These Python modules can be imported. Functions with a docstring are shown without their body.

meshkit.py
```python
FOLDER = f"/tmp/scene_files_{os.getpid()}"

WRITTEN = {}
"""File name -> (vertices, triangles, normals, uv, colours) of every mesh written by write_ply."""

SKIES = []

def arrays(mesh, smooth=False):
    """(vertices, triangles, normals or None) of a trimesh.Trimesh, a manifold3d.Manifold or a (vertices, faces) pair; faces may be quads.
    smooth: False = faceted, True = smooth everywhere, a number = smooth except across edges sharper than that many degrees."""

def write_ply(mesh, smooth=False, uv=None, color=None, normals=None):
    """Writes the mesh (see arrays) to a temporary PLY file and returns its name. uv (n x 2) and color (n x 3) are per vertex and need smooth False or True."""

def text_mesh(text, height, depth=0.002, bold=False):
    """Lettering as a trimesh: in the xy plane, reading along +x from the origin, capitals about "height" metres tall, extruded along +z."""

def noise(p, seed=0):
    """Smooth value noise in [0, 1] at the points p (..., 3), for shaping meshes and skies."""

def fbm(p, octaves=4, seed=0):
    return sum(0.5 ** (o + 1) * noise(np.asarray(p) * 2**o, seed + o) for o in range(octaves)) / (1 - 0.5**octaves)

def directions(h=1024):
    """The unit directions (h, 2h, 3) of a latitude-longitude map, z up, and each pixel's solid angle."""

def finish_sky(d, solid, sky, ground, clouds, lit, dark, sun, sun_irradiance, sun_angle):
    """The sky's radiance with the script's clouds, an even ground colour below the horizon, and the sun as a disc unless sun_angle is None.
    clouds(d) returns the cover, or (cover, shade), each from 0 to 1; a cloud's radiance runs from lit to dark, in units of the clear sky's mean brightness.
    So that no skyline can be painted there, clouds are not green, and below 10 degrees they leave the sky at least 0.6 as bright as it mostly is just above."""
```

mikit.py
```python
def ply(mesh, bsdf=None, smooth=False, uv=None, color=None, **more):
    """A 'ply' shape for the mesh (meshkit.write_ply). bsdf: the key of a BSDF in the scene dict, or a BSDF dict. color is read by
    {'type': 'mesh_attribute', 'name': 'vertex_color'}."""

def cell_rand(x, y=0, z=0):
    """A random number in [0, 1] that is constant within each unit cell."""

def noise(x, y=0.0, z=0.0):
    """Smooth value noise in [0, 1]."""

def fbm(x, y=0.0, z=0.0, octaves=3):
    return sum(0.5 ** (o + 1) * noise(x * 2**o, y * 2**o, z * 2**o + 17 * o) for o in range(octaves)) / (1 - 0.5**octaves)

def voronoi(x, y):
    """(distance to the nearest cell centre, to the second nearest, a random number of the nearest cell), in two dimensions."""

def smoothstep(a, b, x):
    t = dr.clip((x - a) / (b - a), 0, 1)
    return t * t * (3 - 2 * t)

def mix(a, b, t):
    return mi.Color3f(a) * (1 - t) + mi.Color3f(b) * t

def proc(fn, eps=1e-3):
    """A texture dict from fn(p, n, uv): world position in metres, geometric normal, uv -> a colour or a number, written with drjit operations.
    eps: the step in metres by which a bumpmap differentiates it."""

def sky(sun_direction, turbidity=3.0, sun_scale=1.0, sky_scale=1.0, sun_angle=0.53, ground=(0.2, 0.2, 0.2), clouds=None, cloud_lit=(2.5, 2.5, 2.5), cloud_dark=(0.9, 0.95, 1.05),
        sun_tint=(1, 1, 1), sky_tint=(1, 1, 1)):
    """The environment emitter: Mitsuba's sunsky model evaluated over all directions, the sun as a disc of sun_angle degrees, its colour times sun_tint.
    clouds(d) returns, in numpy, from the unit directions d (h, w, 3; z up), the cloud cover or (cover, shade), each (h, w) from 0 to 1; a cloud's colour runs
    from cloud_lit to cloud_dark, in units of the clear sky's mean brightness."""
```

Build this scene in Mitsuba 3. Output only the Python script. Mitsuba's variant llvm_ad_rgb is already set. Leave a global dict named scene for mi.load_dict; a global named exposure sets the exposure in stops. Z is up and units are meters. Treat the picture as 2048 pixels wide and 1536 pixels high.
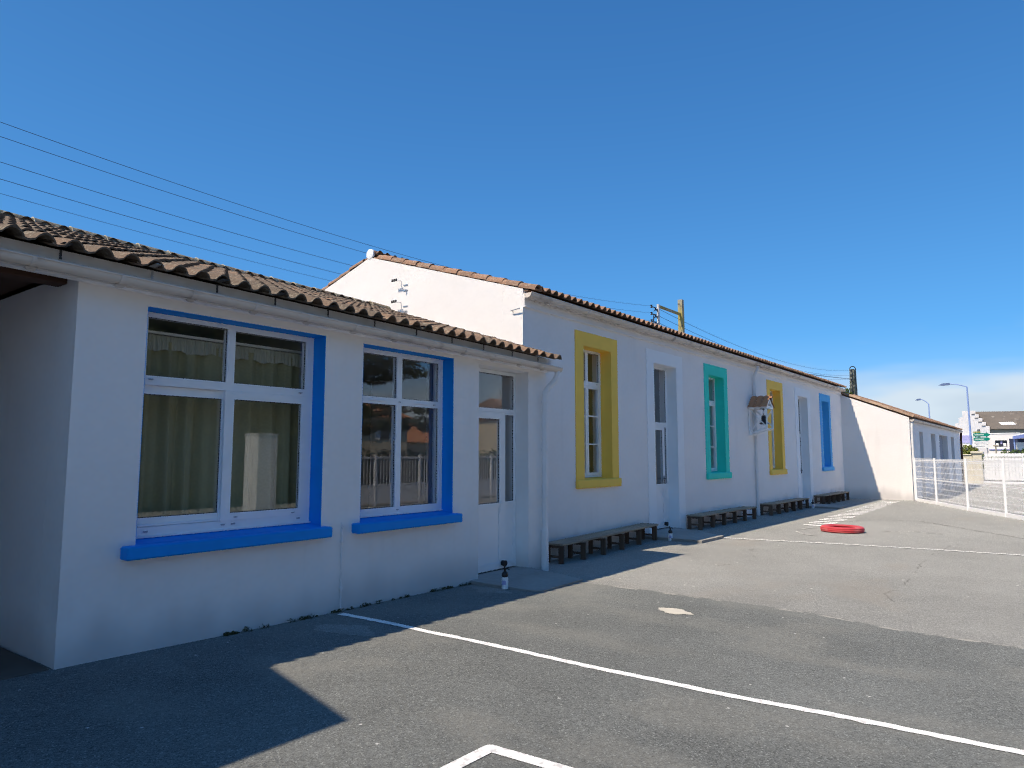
import math, random
import numpy as np, trimesh, drjit as dr, mitsuba as mi, mikit, meshkit
from shapely.geometry import Polygon, box as sbox, LineString
from mikit import noise, fbm, voronoi, cell_rand, smoothstep, mix

rng = np.random.default_rng(7)
random.seed(7)
scene, labels = {}, {}
T = mi.ScalarTransform4f

# ------------------------------------------------------------------ camera, sky, exposure
YAW, PITCH = 0.66095, 0.10122
CAM = np.array([6.414, 0.0, 1.55])
FWD = np.array([-math.sin(YAW) * math.cos(PITCH), math.cos(YAW) * math.cos(PITCH), math.sin(PITCH)])
scene['camera'] = {'type': 'perspective', 'fov': 2 * math.degrees(math.atan(1024 / 1388.39)), 'fov_axis': 'x', 'near_clip': 0.05, 'far_clip': 3000.0,
                   'to_world': T().look_at(origin=CAM.tolist(), target=(CAM + FWD).tolist(), up=[0, 0, 1])}


def sky_clouds(d):
    e = np.degrees(np.arcsin(np.clip(d[..., 2], -1, 1)))
    p = np.stack([d[..., 0] * 7, d[..., 1] * 7, d[..., 2] * 17], -1)
    f = meshkit.fbm(p + 3.1, 5, 4)
    g = meshkit.fbm(p * 2.3 + 9.0, 4, 9)
    east = np.clip(d[..., 0] * 1.3 - 0.05, 0, 1) * 13.0       # the bank of cloud that the panes reflect
    low = np.clip((7.5 + east - e) / (6.5 + east), 0, 1)
    cover = np.clip((f - 0.66 + 0.42 * low) * 3.2, 0, 1) * np.clip((9.5 + 1.5 * east - e) / 4.0, 0, 1)
    h = meshkit.fbm(np.stack([d[..., 0] * 5, d[..., 1] * 5, d[..., 2] * 30], -1) + 5.7, 4, 2)
    thin = (0.35 + 0.75 * g) * np.clip((6.8 + 5.0 * (h - 0.5) - e) / 3.0, 0, 1) + 0.3 * np.clip((9 - e) / 9, 0, 1)
    thin = np.clip(thin, 0, 0.85)
    cover = np.maximum(cover * 0.9, thin)
    shade = np.clip(0.1 + 2.0 * (f - 0.45), 0, 0.8)
    return cover, shade


SUN = (-0.238, -0.82, 1.0)
scene['sky'] = mikit.sky(SUN, turbidity=3, clouds=sky_clouds, cloud_lit=(2.4, 2.62, 2.75), cloud_dark=(1.6, 1.8, 2.05), sky_scale=0.84, sky_tint=(0.50, 1.06, 1.42), sun_tint=(0.985, 1.0, 1.035))
exposure = 1.85

# ------------------------------------------------------------------ materials
RGB = lambda c: {'type': 'rgb', 'value': [float(x) for x in c]}


def mat(name, color, rough=0.7, bump=None, scale=0.003, eps=1e-3, spec=0.4, **more):
    b = {'type': 'principled', 'base_color': mikit.proc(color) if callable(color) else RGB(color), 'roughness': rough, 'specular': spec, **more}
    if bump is not None:
        b = {'type': 'bumpmap', 'tex': mikit.proc(bump, eps), 'scale': scale, 'inner': b}
    scene[name] = {'type': 'twosided', 'inner': b}
    return name


def stucco_col(p, n, uv):
    a = fbm(p.x * 1.3, p.y * 1.3, p.z * 1.3, 4)
    g = fbm(p.x * 24, p.y * 24, p.z * 24, 2)
    s = fbm(p.x * 5, p.y * 5, p.z * 0.5, 3)
    v = 0.77 + 0.05 * (a - 0.5) + 0.035 * (g - 0.5) - 0.03 * smoothstep(0.6, 0.9, s)
    splash = smoothstep(0.42, 0.0, p.z + 0.05 + 0.35 * (fbm(p.x * 3, p.y * 3, 2.0, 3) - 0.5))
    under = smoothstep(0.74, 0.70, p.z) * smoothstep(0.15, 0.62, p.z) * smoothstep(0.55, 0.60, p.x) * smoothstep(0.72, 0.70, p.x)
    drip = smoothstep(0.52, 0.8, fbm(p.y * 13, p.z * 0.7, 4.0, 3)) * under
    rep = smoothstep(0.56, 0.60, fbm(p.x * 0.9, p.y * 0.9, p.z * 0.9 + 11, 3))
    v = v * (1 - 0.03 * drip) * (1 - 0.015 * rep)
    c = mi.Color3f(v * 1.045, v * 1.015, v * 1.0)
    return mix(c, mi.Color3f(0.42, 0.41, 0.41), 0.55 * splash)


def stucco_bump(p, n, uv):
    return fbm(p.x * 70, p.y * 70, p.z * 70, 3) + 2.0 * fbm(p.x * 9, p.y * 9, p.z * 9, 2)


mat('m_stucco', stucco_col, 0.9, stucco_bump, 0.0016, 2e-3, 0.2)


def flat_paint(c, amt=0.10):
    def f(p, n, uv):
        a = fbm(p.x * 6, p.y * 6, p.z * 6, 4)
        return mi.Color3f(*c) * (1 - amt * 0.5 + amt * a)
    return f


def paint_bump(p, n, uv):
    return fbm(p.x * 60, p.y * 60, p.z * 60, 3)


mat('m_blue', flat_paint((0.001, 0.25, 0.74)), 0.6, paint_bump, 0.002, spec=0.2)
mat('m_yellow', flat_paint((0.90, 0.58, 0.095)), 0.7, paint_bump, 0.002)
mat('m_teal', flat_paint((0.022, 0.66, 0.53)), 0.7, paint_bump, 0.002)
mat('m_light_blue', flat_paint((0.07, 0.40, 0.80)), 0.7, paint_bump, 0.002)
mat('m_white_surround', flat_paint((0.80, 0.83, 0.86), 0.05), 0.7, paint_bump, 0.001)
mat('m_pvc', flat_paint((0.78, 0.80, 0.82), 0.05), 0.35, spec=0.5)
mat('m_black', (0.012, 0.012, 0.014), 0.4)
mat('m_gasket', (0.05, 0.05, 0.055), 0.5)
scene['m_glass'] = {'type': 'thindielectric', 'int_ior': 1.62}


def gutter_col(p, n, uv):
    a = fbm(p.x * 5, p.y * 5, p.z * 5, 4)
    return mix(mi.Color3f(0.64, 0.57, 0.50), mi.Color3f(0.36, 0.31, 0.27), smoothstep(0.52, 0.85, a))


mat('m_gutter', gutter_col, 0.45, spec=0.5)
mat('m_pipe', flat_paint((0.72, 0.72, 0.73)), 0.4)
mat('m_zinc', (0.55, 0.56, 0.58), 0.35, metallic=0.8)


def tile_fn(c1, c2, c3, sc=1.0):
    def f(p, n, uv):
        k = cell_rand(dr.floor(p.y / 0.192 + 0.2), dr.floor(p.x / 0.335), 3)
        a = fbm(p.x * 9, p.y * 9, p.z * 9, 4)
        b = fbm(p.x * 45, p.y * 45, p.z * 45, 3)
        c = mix(mi.Color3f(*c1), mi.Color3f(*c2), smoothstep(0.25, 0.75, 0.55 * k + 0.55 * a))
        c = mix(c, mi.Color3f(*c3), 0.8 * smoothstep(0.52, 0.72, b * 0.6 + a * 0.4))
        return c * (0.85 + 0.3 * b)
    return f


mat('m_tile_old', tile_fn((0.175, 0.125, 0.092), (0.12, 0.096, 0.075), (0.235, 0.21, 0.165)), 0.9, paint_bump, 0.004, spec=0.2)
mat('m_tile_mid', tile_fn((0.26, 0.165, 0.11), (0.18, 0.125, 0.09), (0.29, 0.24, 0.18)), 0.9, paint_bump, 0.004, spec=0.2)
mat('m_tile_main', tile_fn((0.33, 0.195, 0.13), (0.24, 0.15, 0.105), (0.36, 0.29, 0.22)), 0.85, paint_bump, 0.003, spec=0.25)
mat('m_tile_tan', tile_fn((0.42, 0.30, 0.21), (0.30, 0.20, 0.14), (0.42, 0.35, 0.27)), 0.85, paint_bump, 0.003, spec=0.25)
mat('m_tile_orange', tile_fn((0.52, 0.23, 0.11), (0.44, 0.19, 0.09), (0.48, 0.28, 0.16)), 0.7, paint_bump, 0.002)


def ridge_col(p, n, uv):
    a = fbm(p.x * 9, p.y * 9, p.z * 9, 4)
    b = fbm(p.x * 40, p.y * 40, p.z * 40, 3)
    c = mix(mi.Color3f(0.20, 0.145, 0.10), mi.Color3f(0.14, 0.14, 0.115), smoothstep(0.3, 0.6, a))
    return mix(c, mi.Color3f(0.30, 0.29, 0.23), smoothstep(0.52, 0.66, b))


mat('m_ridge', ridge_col, 0.95, paint_bump, 0.004, spec=0.2)
mat('m_mortar', flat_paint((0.52, 0.46, 0.36)), 0.9, paint_bump, 0.004)
mat('m_beam', flat_paint((0.075, 0.035, 0.022), 0.4), 0.7)


def wood_fn(c1, c2, axis):
    def f(p, n, uv):
        q = (p.y, p.x, p.z) if axis == 'y' else (p.z, p.x, p.y)
        g = fbm(q[0] * 2.2, q[1] * 70, q[2] * 70, 4)
        w = fbm(q[0] * 1.2, q[1] * 6, q[2] * 6, 3)
        return mix(mi.Color3f(*c1), mi.Color3f(*c2), smoothstep(0.3, 0.75, 0.7 * g + 0.3 * w))
    return f


mat('m_bench_top', wood_fn((0.36, 0.29, 0.21), (0.19, 0.145, 0.108), 'y'), 0.8, paint_bump, 0.002)
mat('m_bench_leg', wood_fn((0.17, 0.105, 0.07), (0.075, 0.045, 0.032), 'z'), 0.8, paint_bump, 0.002)


def seg_dist(p, pts, wob=0.05):
    wx = p.x + wob * (fbm(p.x * 5, p.y * 5, 1.0, 3) - 0.5) * 2
    wy = p.y + wob * (fbm(p.x * 5, p.y * 5, 7.0, 3) - 0.5) * 2
    best = mi.Float(1e9)
    for (x0, y0), (x1, y1) in zip(pts[:-1], pts[1:]):
        dx, dy = x1 - x0, y1 - y0
        t = dr.clip(((wx - x0) * dx + (wy - y0) * dy) / (dx * dx + dy * dy), 0, 1)
        best = dr.minimum(best, dr.sqrt(dr.square(wx - x0 - t * dx) + dr.square(wy - y0 - t * dy)))
    return best


JOINT = [(0.3, 7.62), (1.2, 7.56), (1.717, 7.518), (2.4, 7.53), (3.217, 7.504), (3.9, 7.49), (4.483, 7.454), (5.0, 7.30), (5.218, 7.229), (6.119, 7.195), (9.0, 7.05), (14.0, 6.9)]
CRACK = [(4.84, 14.64), (4.75, 12.41), (4.82, 10.98), (4.87, 9.43), (4.78, 9.05), (4.95, 8.6)]
SEAM = [(1.9, 17.9), (2.3, 18.43), (2.76, 19.5), (3.71, 19.77), (4.43, 18.78), (5.85, 16.8), (9.0, 15.0)]
CRACK2 = [(2.1, 12.3), (2.55, 11.4), (2.7, 10.6), (2.5, 9.9)]


def aggregate(p, lo, hi, amt):
    g = cell_rand(dr.floor(p.x * 150 + p.y * 37), dr.floor(p.y * 150 - p.x * 37), 5)
    k = cell_rand(dr.floor(p.x * 105 - p.y * 41), dr.floor(p.y * 105 + p.x * 41), 9)
    w = noise(p.x * 55, p.y * 55, 3.0)
    return amt * (0.7 * (g - 0.5) + 0.5 * (k - 0.5) + 0.45 * (w - 0.5) + 0.8 * smoothstep(0.95, 0.97, k))


def asphalt_old(p, n, uv):
    a = fbm(p.x * 0.45, p.y * 0.45, 1.0, 5)
    b = fbm(p.x * 2.6, p.y * 2.6, 4.0, 4)
    v = 0.215 * (1 + 0.30 * (a - 0.5) + 0.22 * (b - 0.5) + aggregate(p, 0, 0, 0.5))
    c = mi.Color3f(v * 0.985, v * 1.0, v * 0.955)
    c = mix(c, mi.Color3f(0.055, 0.053, 0.05), 0.6 * smoothstep(0.018, 0.005, seg_dist(p, CRACK)) * smoothstep(0.38, 0.5, fbm(p.x * 2, p.y * 2, 3.0, 2)))
    c = mix(c, mi.Color3f(0.055, 0.053, 0.05), 0.6 * smoothstep(0.02, 0.005, seg_dist(p, CRACK2, 0.1)) * smoothstep(0.45, 0.55, fbm(p.x * 3, p.y * 3, 5.0, 2)))
    c = mix(c, mi.Color3f(0.07, 0.067, 0.062), 0.65 * smoothstep(0.07, 0.03, seg_dist(p, SEAM, 0.08)))
    c = mix(c, mi.Color3f(0.07, 0.07, 0.066), 0.6 * smoothstep(0.035, 0.012, seg_dist(p, JOINT, 0.015)) * smoothstep(0.3, 0.5, fbm(p.x * 2, p.y * 2, 9.0, 2)))
    f = voronoi(p.x * 1.4, p.y * 1.4)
    c = mix(c, mi.Color3f(0.5, 0.5, 0.48), smoothstep(0.028, 0.018, f[0]) * smoothstep(0.55, 0.6, f[2]))
    dust = smoothstep(0.60, 0.8, fbm(p.x * 1.1, p.y * 0.8, 8.0, 4))
    return mix(c, mi.Color3f(0.22, 0.205, 0.18), 0.45 * dust)


def asphalt_new(p, n, uv):
    a = fbm(p.x * 0.6, p.y * 0.6, 1.0, 5)
    b = fbm(p.x * 3.0, p.y * 3.0, 4.0, 4)
    v = 0.136 * (1 + 0.30 * (a - 0.5) + 0.20 * (b - 0.5) + aggregate(p, 0, 0, 0.7))
    c = mi.Color3f(v * 0.955, v * 1.015, v * 0.985)
    worn = smoothstep(0.48, 0.72, fbm(p.x * 1.1 + 3, p.y * 1.9, 2.0, 5)) * (0.5 + 0.5 * cell_rand(dr.floor(p.x * 60), dr.floor(p.y * 60), 2))
    c = mix(c, mi.Color3f(0.225, 0.223, 0.20), 0.36 * worn)
    chips = smoothstep(0.06, 0.02, seg_dist(p, JOINT, 0.02)) * smoothstep(0.52, 0.6, fbm(p.x * 3.5, p.y * 9, 6.0, 3))
    c = mix(c, mi.Color3f(0.34, 0.33, 0.30), 0.8 * chips)
    f = voronoi(p.x * 1.9 + 5, p.y * 1.9)
    c = mix(c, mi.Color3f(0.45, 0.45, 0.44), smoothstep(0.022, 0.014, f[0]) * smoothstep(0.72, 0.75, f[2]))
    return c


def asphalt_bump(p, n, uv):
    return 0.6 * noise(p.x * 90, p.y * 90, 1.0) + noise(p.x * 40, p.y * 40, 2.0)


mat('m_asphalt_old', asphalt_old, 0.9, asphalt_bump, 0.0025, 3e-3, 0.25)
mat('m_asphalt_new', asphalt_new, 0.85, asphalt_bump, 0.003, 3e-3, 0.3)


def road_paint(p, n, uv):
    a = fbm(p.x * 30, p.y * 30, 1.0, 3)
    return mix(mi.Color3f(0.78, 0.78, 0.77), mi.Color3f(0.30, 0.29, 0.28), 0.4 * smoothstep(0.6, 0.74, a))


def road_paint_worn(p, n, uv):
    a = fbm(p.x * 14, p.y * 14, 1.0, 4)
    return mix(mi.Color3f(0.5, 0.5, 0.48), mi.Color3f(0.19, 0.185, 0.175), smoothstep(0.42, 0.55, a))


mat('m_paint', road_paint, 0.7, asphalt_bump, 0.002, 3e-3)
mat('m_paint_worn', road_paint_worn, 0.8, asphalt_bump, 0.002, 3e-3)


def concrete(p, n, uv):
    a = fbm(p.x * 2.2, p.y * 2.2, p.z * 2.2, 4)
    b = fbm(p.x * 30, p.y * 30, p.z * 30, 3)
    v = 0.26 + 0.10 * (a - 0.5) + 0.07 * (b - 0.5)
    return mi.Color3f(v, v * 0.97, v * 0.92)


mat('m_concrete', concrete, 0.9, paint_bump, 0.003)
mat('m_pale_mortar', flat_paint((0.46, 0.44, 0.385), 0.3), 0.9, paint_bump, 0.004)


def red_rubber(p, n, uv):
    a = fbm(p.x * 7, p.y * 7, p.z * 7, 4)
    return mix(mi.Color3f(0.50, 0.055, 0.065), mi.Color3f(0.52, 0.16, 0.16), smoothstep(0.5, 0.8, a))


mat('m_red', red_rubber, 0.55, paint_bump, 0.002)
mat('m_fence', flat_paint((0.80, 0.81, 0.83), 0.06), 0.45)
mat('m_lamp_blue', (0.23, 0.33, 0.62), 0.5)
mat('m_weed', flat_paint((0.05, 0.055, 0.02), 0.6), 0.8)
mat('m_lamp_head', (0.12, 0.17, 0.32), 0.4)


def pole_col(p, n, uv):
    a = fbm(p.x * 3, p.y * 3, p.z * 1.4, 4)
    c = mix(mi.Color3f(0.34, 0.32, 0.25), mi.Color3f(0.36, 0.30, 0.10), smoothstep(0.4, 0.7, a))
    return mix(c, mi.Color3f(0.14, 0.13, 0.10), smoothstep(0.62, 0.75, fbm(p.x * 6, p.y * 6, p.z * 5, 3)))


mat('m_pole', pole_col, 0.9)
mat('m_pole_light', flat_paint((0.52, 0.53, 0.55), 0.2), 0.7)


def lattice_col(p, n, uv):
    a = fbm(p.x * 3, p.y * 3, p.z * 3, 4)
    return mix(mi.Color3f(0.16, 0.17, 0.15), mi.Color3f(0.05, 0.06, 0.05), smoothstep(0.4, 0.6, a))


mat('m_lattice', lattice_col, 0.9)
mat('m_wire', (0.03, 0.035, 0.05), 0.6)
mat('m_interior', (0.30, 0.285, 0.24), 0.9)
mat('m_interior_dark', (0.12, 0.12, 0.11), 0.9)


def curtain_col(p, n, uv):
    a = fbm(p.x * 60, p.y * 60, p.z * 60, 2)
    return mi.Color3f(0.36, 0.33, 0.19) * (0.9 + 0.2 * a)


mat('m_curtain', curtain_col, 0.95)
mat('m_curtain_head', flat_paint((0.46, 0.46, 0.38)), 0.95)
mat('m_curtain_grey', flat_paint((0.26, 0.23, 0.22)), 0.95)


def leaf(name, c1, c2):
    def f(p, n, uv):
        a = fbm(p.x * 1.7, p.y * 1.7, p.z * 1.7, 3)
        k = cell_rand(dr.floor(p.x * 9), dr.floor(p.y * 9), dr.floor(p.z * 9))
        return mix(mi.Color3f(*c1), mi.Color3f(*c2), dr.clip(0.5 * a + 0.5 * k, 0, 1))
    mat(name, f, 0.7, spec=0.3)


leaf('m_leaf', (0.035, 0.07, 0.018), (0.10, 0.15, 0.04))
leaf('m_leaf_yellow', (0.13, 0.16, 0.03), (0.22, 0.24, 0.06))
leaf('m_conifer', (0.012, 0.025, 0.010), (0.04, 0.06, 0.022))
mat('m_bark', flat_paint((0.10, 0.075, 0.055), 0.5), 0.95)
mat('m_cream', flat_paint((0.62, 0.55, 0.41), 0.15), 0.9)
mat('m_wall_beige', flat_paint((0.62, 0.58, 0.47), 0.2), 0.9)


def slate_col(p, n, uv):
    a = fbm(p.x * 0.8, p.y * 0.8, p.z * 0.8, 4)
    b = noise(p.x * 2.2, p.y * 2.2, p.z * 4)
    c = mix(mi.Color3f(0.12, 0.105, 0.09), mi.Color3f(0.19, 0.165, 0.14), a)
    return mix(c, mi.Color3f(0.33, 0.30, 0.26), smoothstep(0.78, 0.86, b))


mat('m_slate', slate_col, 0.9)
mat('m_stone', flat_paint((0.36, 0.32, 0.25), 0.3), 0.9)
mat('m_dark_window', (0.035, 0.035, 0.05), 0.15, spec=0.6)
mat('m_grey_panel', flat_paint((0.30, 0.32, 0.37), 0.1), 0.8)
mat('m_sign_green', (0.0, 0.23, 0.16), 0.4)
mat('m_sign_white', (0.75, 0.76, 0.76), 0.4)
mat('m_sign_lime', (0.30, 0.32, 0.05), 0.5)
mat('m_violet', (0.36, 0.36, 0.62), 0.6)
mat('m_awning_blue', (0.16, 0.22, 0.50), 0.7)
mat('m_magenta', (0.45, 0.06, 0.22), 0.7)
mat('m_navy', (0.03, 0.04, 0.09), 0.7)

# ------------------------------------------------------------------ helpers
def numbered(key):
    if key not in scene and key not in USED:
        USED.add(key)
        return key
    i = 1
    while f'{key}_{i:03d}' in scene or f'{key}_{i:03d}' in USED:
        i += 1
    USED.add(f'{key}_{i:03d}')
    return f'{key}_{i:03d}'


USED = set()
NEXT = {}


def fastnum(key):
    """numbered() with a remembered counter, for long runs of alike pieces"""
    if key not in NEXT:
        NEXT[key] = 0
        USED.add(key)
        return key
    NEXT[key] += 1
    k = f'{key}_{NEXT[key]:03d}'
    USED.add(k)
    return k


def thing(name, label, cat, group=None):
    k = numbered(name)
    labels[k] = {'label': label, 'category': cat}
    if group:
        labels[k]['group'] = group
    return k


def put(name, mesh, m, parent=None, smooth=False, label=None, kind=None, cat=None, group=None):
    if isinstance(mesh, (list, tuple)) and len(mesh) and isinstance(mesh[0], trimesh.Trimesh):
        mesh = trimesh.util.concatenate(list(mesh))
    key = fastnum(parent + '__' + name) if parent else numbered(name)
    scene[key] = mikit.ply(mesh, m, smooth)
    d = {k: v for k, v in dict(label=label, kind=kind, category=cat, group=group).items() if v}
    if d:
        labels[key] = d
    return key


def bx(x0, x1, y0, y1, z0, z1):
    return trimesh.creation.box(bounds=[[min(x0, x1), min(y0, y1), min(z0, z1)], [max(x0, x1), max(y0, y1), max(z0, z1)]])


def bev(x0, x1, y0, y1, z0, z1, b=0.006):
    pts = []
    for x, sx in ((x0, 1), (x1, -1)):
        for y, sy in ((y0, 1), (y1, -1)):
            for z, sz in ((z0, 1), (z1, -1)):
                pts += [(x + sx * b, y + sy * b, z), (x + sx * b, y, z + sz * b), (x, y + sy * b, z + sz * b)]
    return trimesh.convex.convex_hull(np.array(pts))


def ext_yz(poly, x0, x1):
    m = trimesh.creation.extrude_polygon(poly, x1 - x0, engine='earcut')
    v = m.vertices
    return trimesh.Trimesh(np.stack([v[:, 2] + x0, v[:, 0], v[:, 1]], 1), m.faces, process=False)


def ext_xz(poly, y0, y1):
    m = trimesh.creation.extrude_polygon(poly, y1 - y0, engine='earcut')
    v = m.vertices
    return trimesh.Trimesh(np.stack([v[:, 0], v[:, 2] + y0, v[:, 1]], 1), m.faces[:, ::-1], process=False)


def ext_xy(poly, z0, z1):
    m = trimesh.creation.extrude_polygon(poly, z1 - z0, engine='earcut')
    m.apply_translation([0, 0, z0])
    return m


def holes(outer, inner):
    p = sbox(*outer)
    for h in inner:
        p = p.difference(sbox(*h))
    return p


def tube(path, r, seg=8, caps=True):
    path = np.asarray(path, float)
    n = len(path)
    rr = np.broadcast_to(np.asarray(r, float), (n,))
    t = np.gradient(path, axis=0)
    t /= np.linalg.norm(t, axis=1, keepdims=True)
    ref = np.array([0, 0, 1.0]) if abs(t[0][2]) < 0.9 else np.array([1.0, 0, 0])
    V = []
    for i in range(n):
        a = np.cross(t[i], ref)
        if np.linalg.norm(a) < 1e-3:
            a = np.cross(t[i], [0, 1.0, 0])
        a /= np.linalg.norm(a)
        b = np.cross(a, t[i])
        ang = np.arange(seg) / seg * 2 * np.pi
        V.append(path[i] + rr[i] * (np.cos(ang)[:, None] * a - np.sin(ang)[:, None] * b))
    V = np.vstack(V)
    F = []
    for i in range(n - 1):
        for j in range(seg):
            a, b = i * seg + j, i * seg + (j + 1) % seg
            F += [(a, b, b + seg), (a, b + seg, a + seg)]
    if caps:
        V = np.vstack([V, path[0], path[-1]])
        for j in range(seg):
            F.append((len(V) - 2, (j + 1) % seg, j))
            F.append((len(V) - 1, (n - 1) * seg + j, (n - 1) * seg + (j + 1) % seg))
    m = trimesh.Trimesh(V, F, process=False)
    return m


def lathe(profile, seg=24, at=(0, 0, 0)):
    m = trimesh.creation.revolve(np.array(profile, float), sections=seg)
    m.apply_translation(at)
    return m


def pane_yz(x, y0, y1, z0, z1):
    return trimesh.Trimesh([[x, y0, z0], [x, y1, z0], [x, y1, z1], [x, y0, z1]], [[0, 1, 2], [0, 2, 3]], process=False)


def gz(x, y):
    x, y = np.asarray(x, float), np.asarray(y, float)
    z = -0.0039 * np.clip(y, -15, 38)
    z = z - 0.085 * np.exp(-((x - 0.15) / 0.75) ** 2 - ((y - 9.9) / 2.0) ** 2)
    z = z - 0.03 * np.exp(-((x - 0.75) / 1.0) ** 2 - ((y - 8.3) / 2.0) ** 2)
    z = z + 0.028 * np.exp(-((x - 0.55) / 0.9) ** 2 - ((y - 1.9) / 1.3) ** 2)
    return z


def drape(poly, dz, step=0.25):
    """A sheet following the ground over a polygon, triangulated on a fine grid cut."""
    m = trimesh.creation.extrude_polygon(poly, 1.0, engine='earcut')
    f = m.faces[(np.abs(m.vertices[m.faces][:, :, 2]) > 0.5).all(1)]
    m = trimesh.Trimesh(m.vertices, f, process=False)
    m.remove_unreferenced_vertices()
    v, f = trimesh.remesh.subdivide_to_size(m.vertices, m.faces, step, max_iter=12)
    v = v.copy()
    v[:, 2] = gz(v[:, 0], v[:, 1]) + dz
    m = trimesh.Trimesh(v, f, process=True)
    if m.face_normals[:, 2].mean() < 0:
        m.invert()
    return m


def line_poly(pts, w, rag=0.004, n=60, seed=0, wob=0.05):
    r = np.random.default_rng(seed)
    L = LineString(pts)
    s = np.linspace(0, 1, n)
    P = np.array([L.interpolate(t, normalized=True).coords[0] for t in s])
    t = np.gradient(P, axis=0)
    t /= np.linalg.norm(t, axis=1, keepdims=True)
    nn = np.stack([-t[:, 1], t[:, 0]], 1)
    cum = np.linspace(0, L.length, n)
    P = P + nn * (wob * (meshkit.fbm(np.stack([cum * 1.3, cum * 0 + seed, cum * 0], 1), 2, seed) - 0.5))[:, None]
    a = P + nn * (w / 2 + r.normal(0, rag, n))[:, None]
    b = P - nn * (w / 2 + r.normal(0, rag, n))[:, None]
    return Polygon(np.vstack([a, b[::-1]])).buffer(0)


def blob_poly(cx, cy, rx, ry, seed, n=40, amp=0.25):
    a = np.arange(n) / n * 2 * np.pi
    r = 1 + amp * (meshkit.fbm(np.stack([np.cos(a) * 1.6 + seed, np.sin(a) * 1.6, a * 0], 1), 3, seed) - 0.5) * 2
    return Polygon(np.stack([cx + rx * r * np.cos(a), cy + ry * r * np.sin(a)], 1)).buffer(0)


# wing frame: its front wall stands a little forward of the main building and is turned by under a degree
XN, WANG = 0.5937, 0.0154
WM = np.eye(4)
WM[:2, :2] = [[math.cos(WANG), -math.sin(WANG)], [math.sin(WANG), math.cos(WANG)]]
WM[:3, 3] = np.array([XN, 8.0, 0]) - WM[:3, :3] @ np.array([0, 8.0, 0])
WTILT = -0.0165


def wm(m, tilt=False):
    m = trimesh.util.concatenate(list(m)) if isinstance(m, (list, tuple)) else m.copy()
    if tilt:
        v = m.vertices.copy()
        v[:, 2] += WTILT * (v[:, 1] - 5.0)
        m.vertices = v
    m.apply_transform(WM)
    return m


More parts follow.
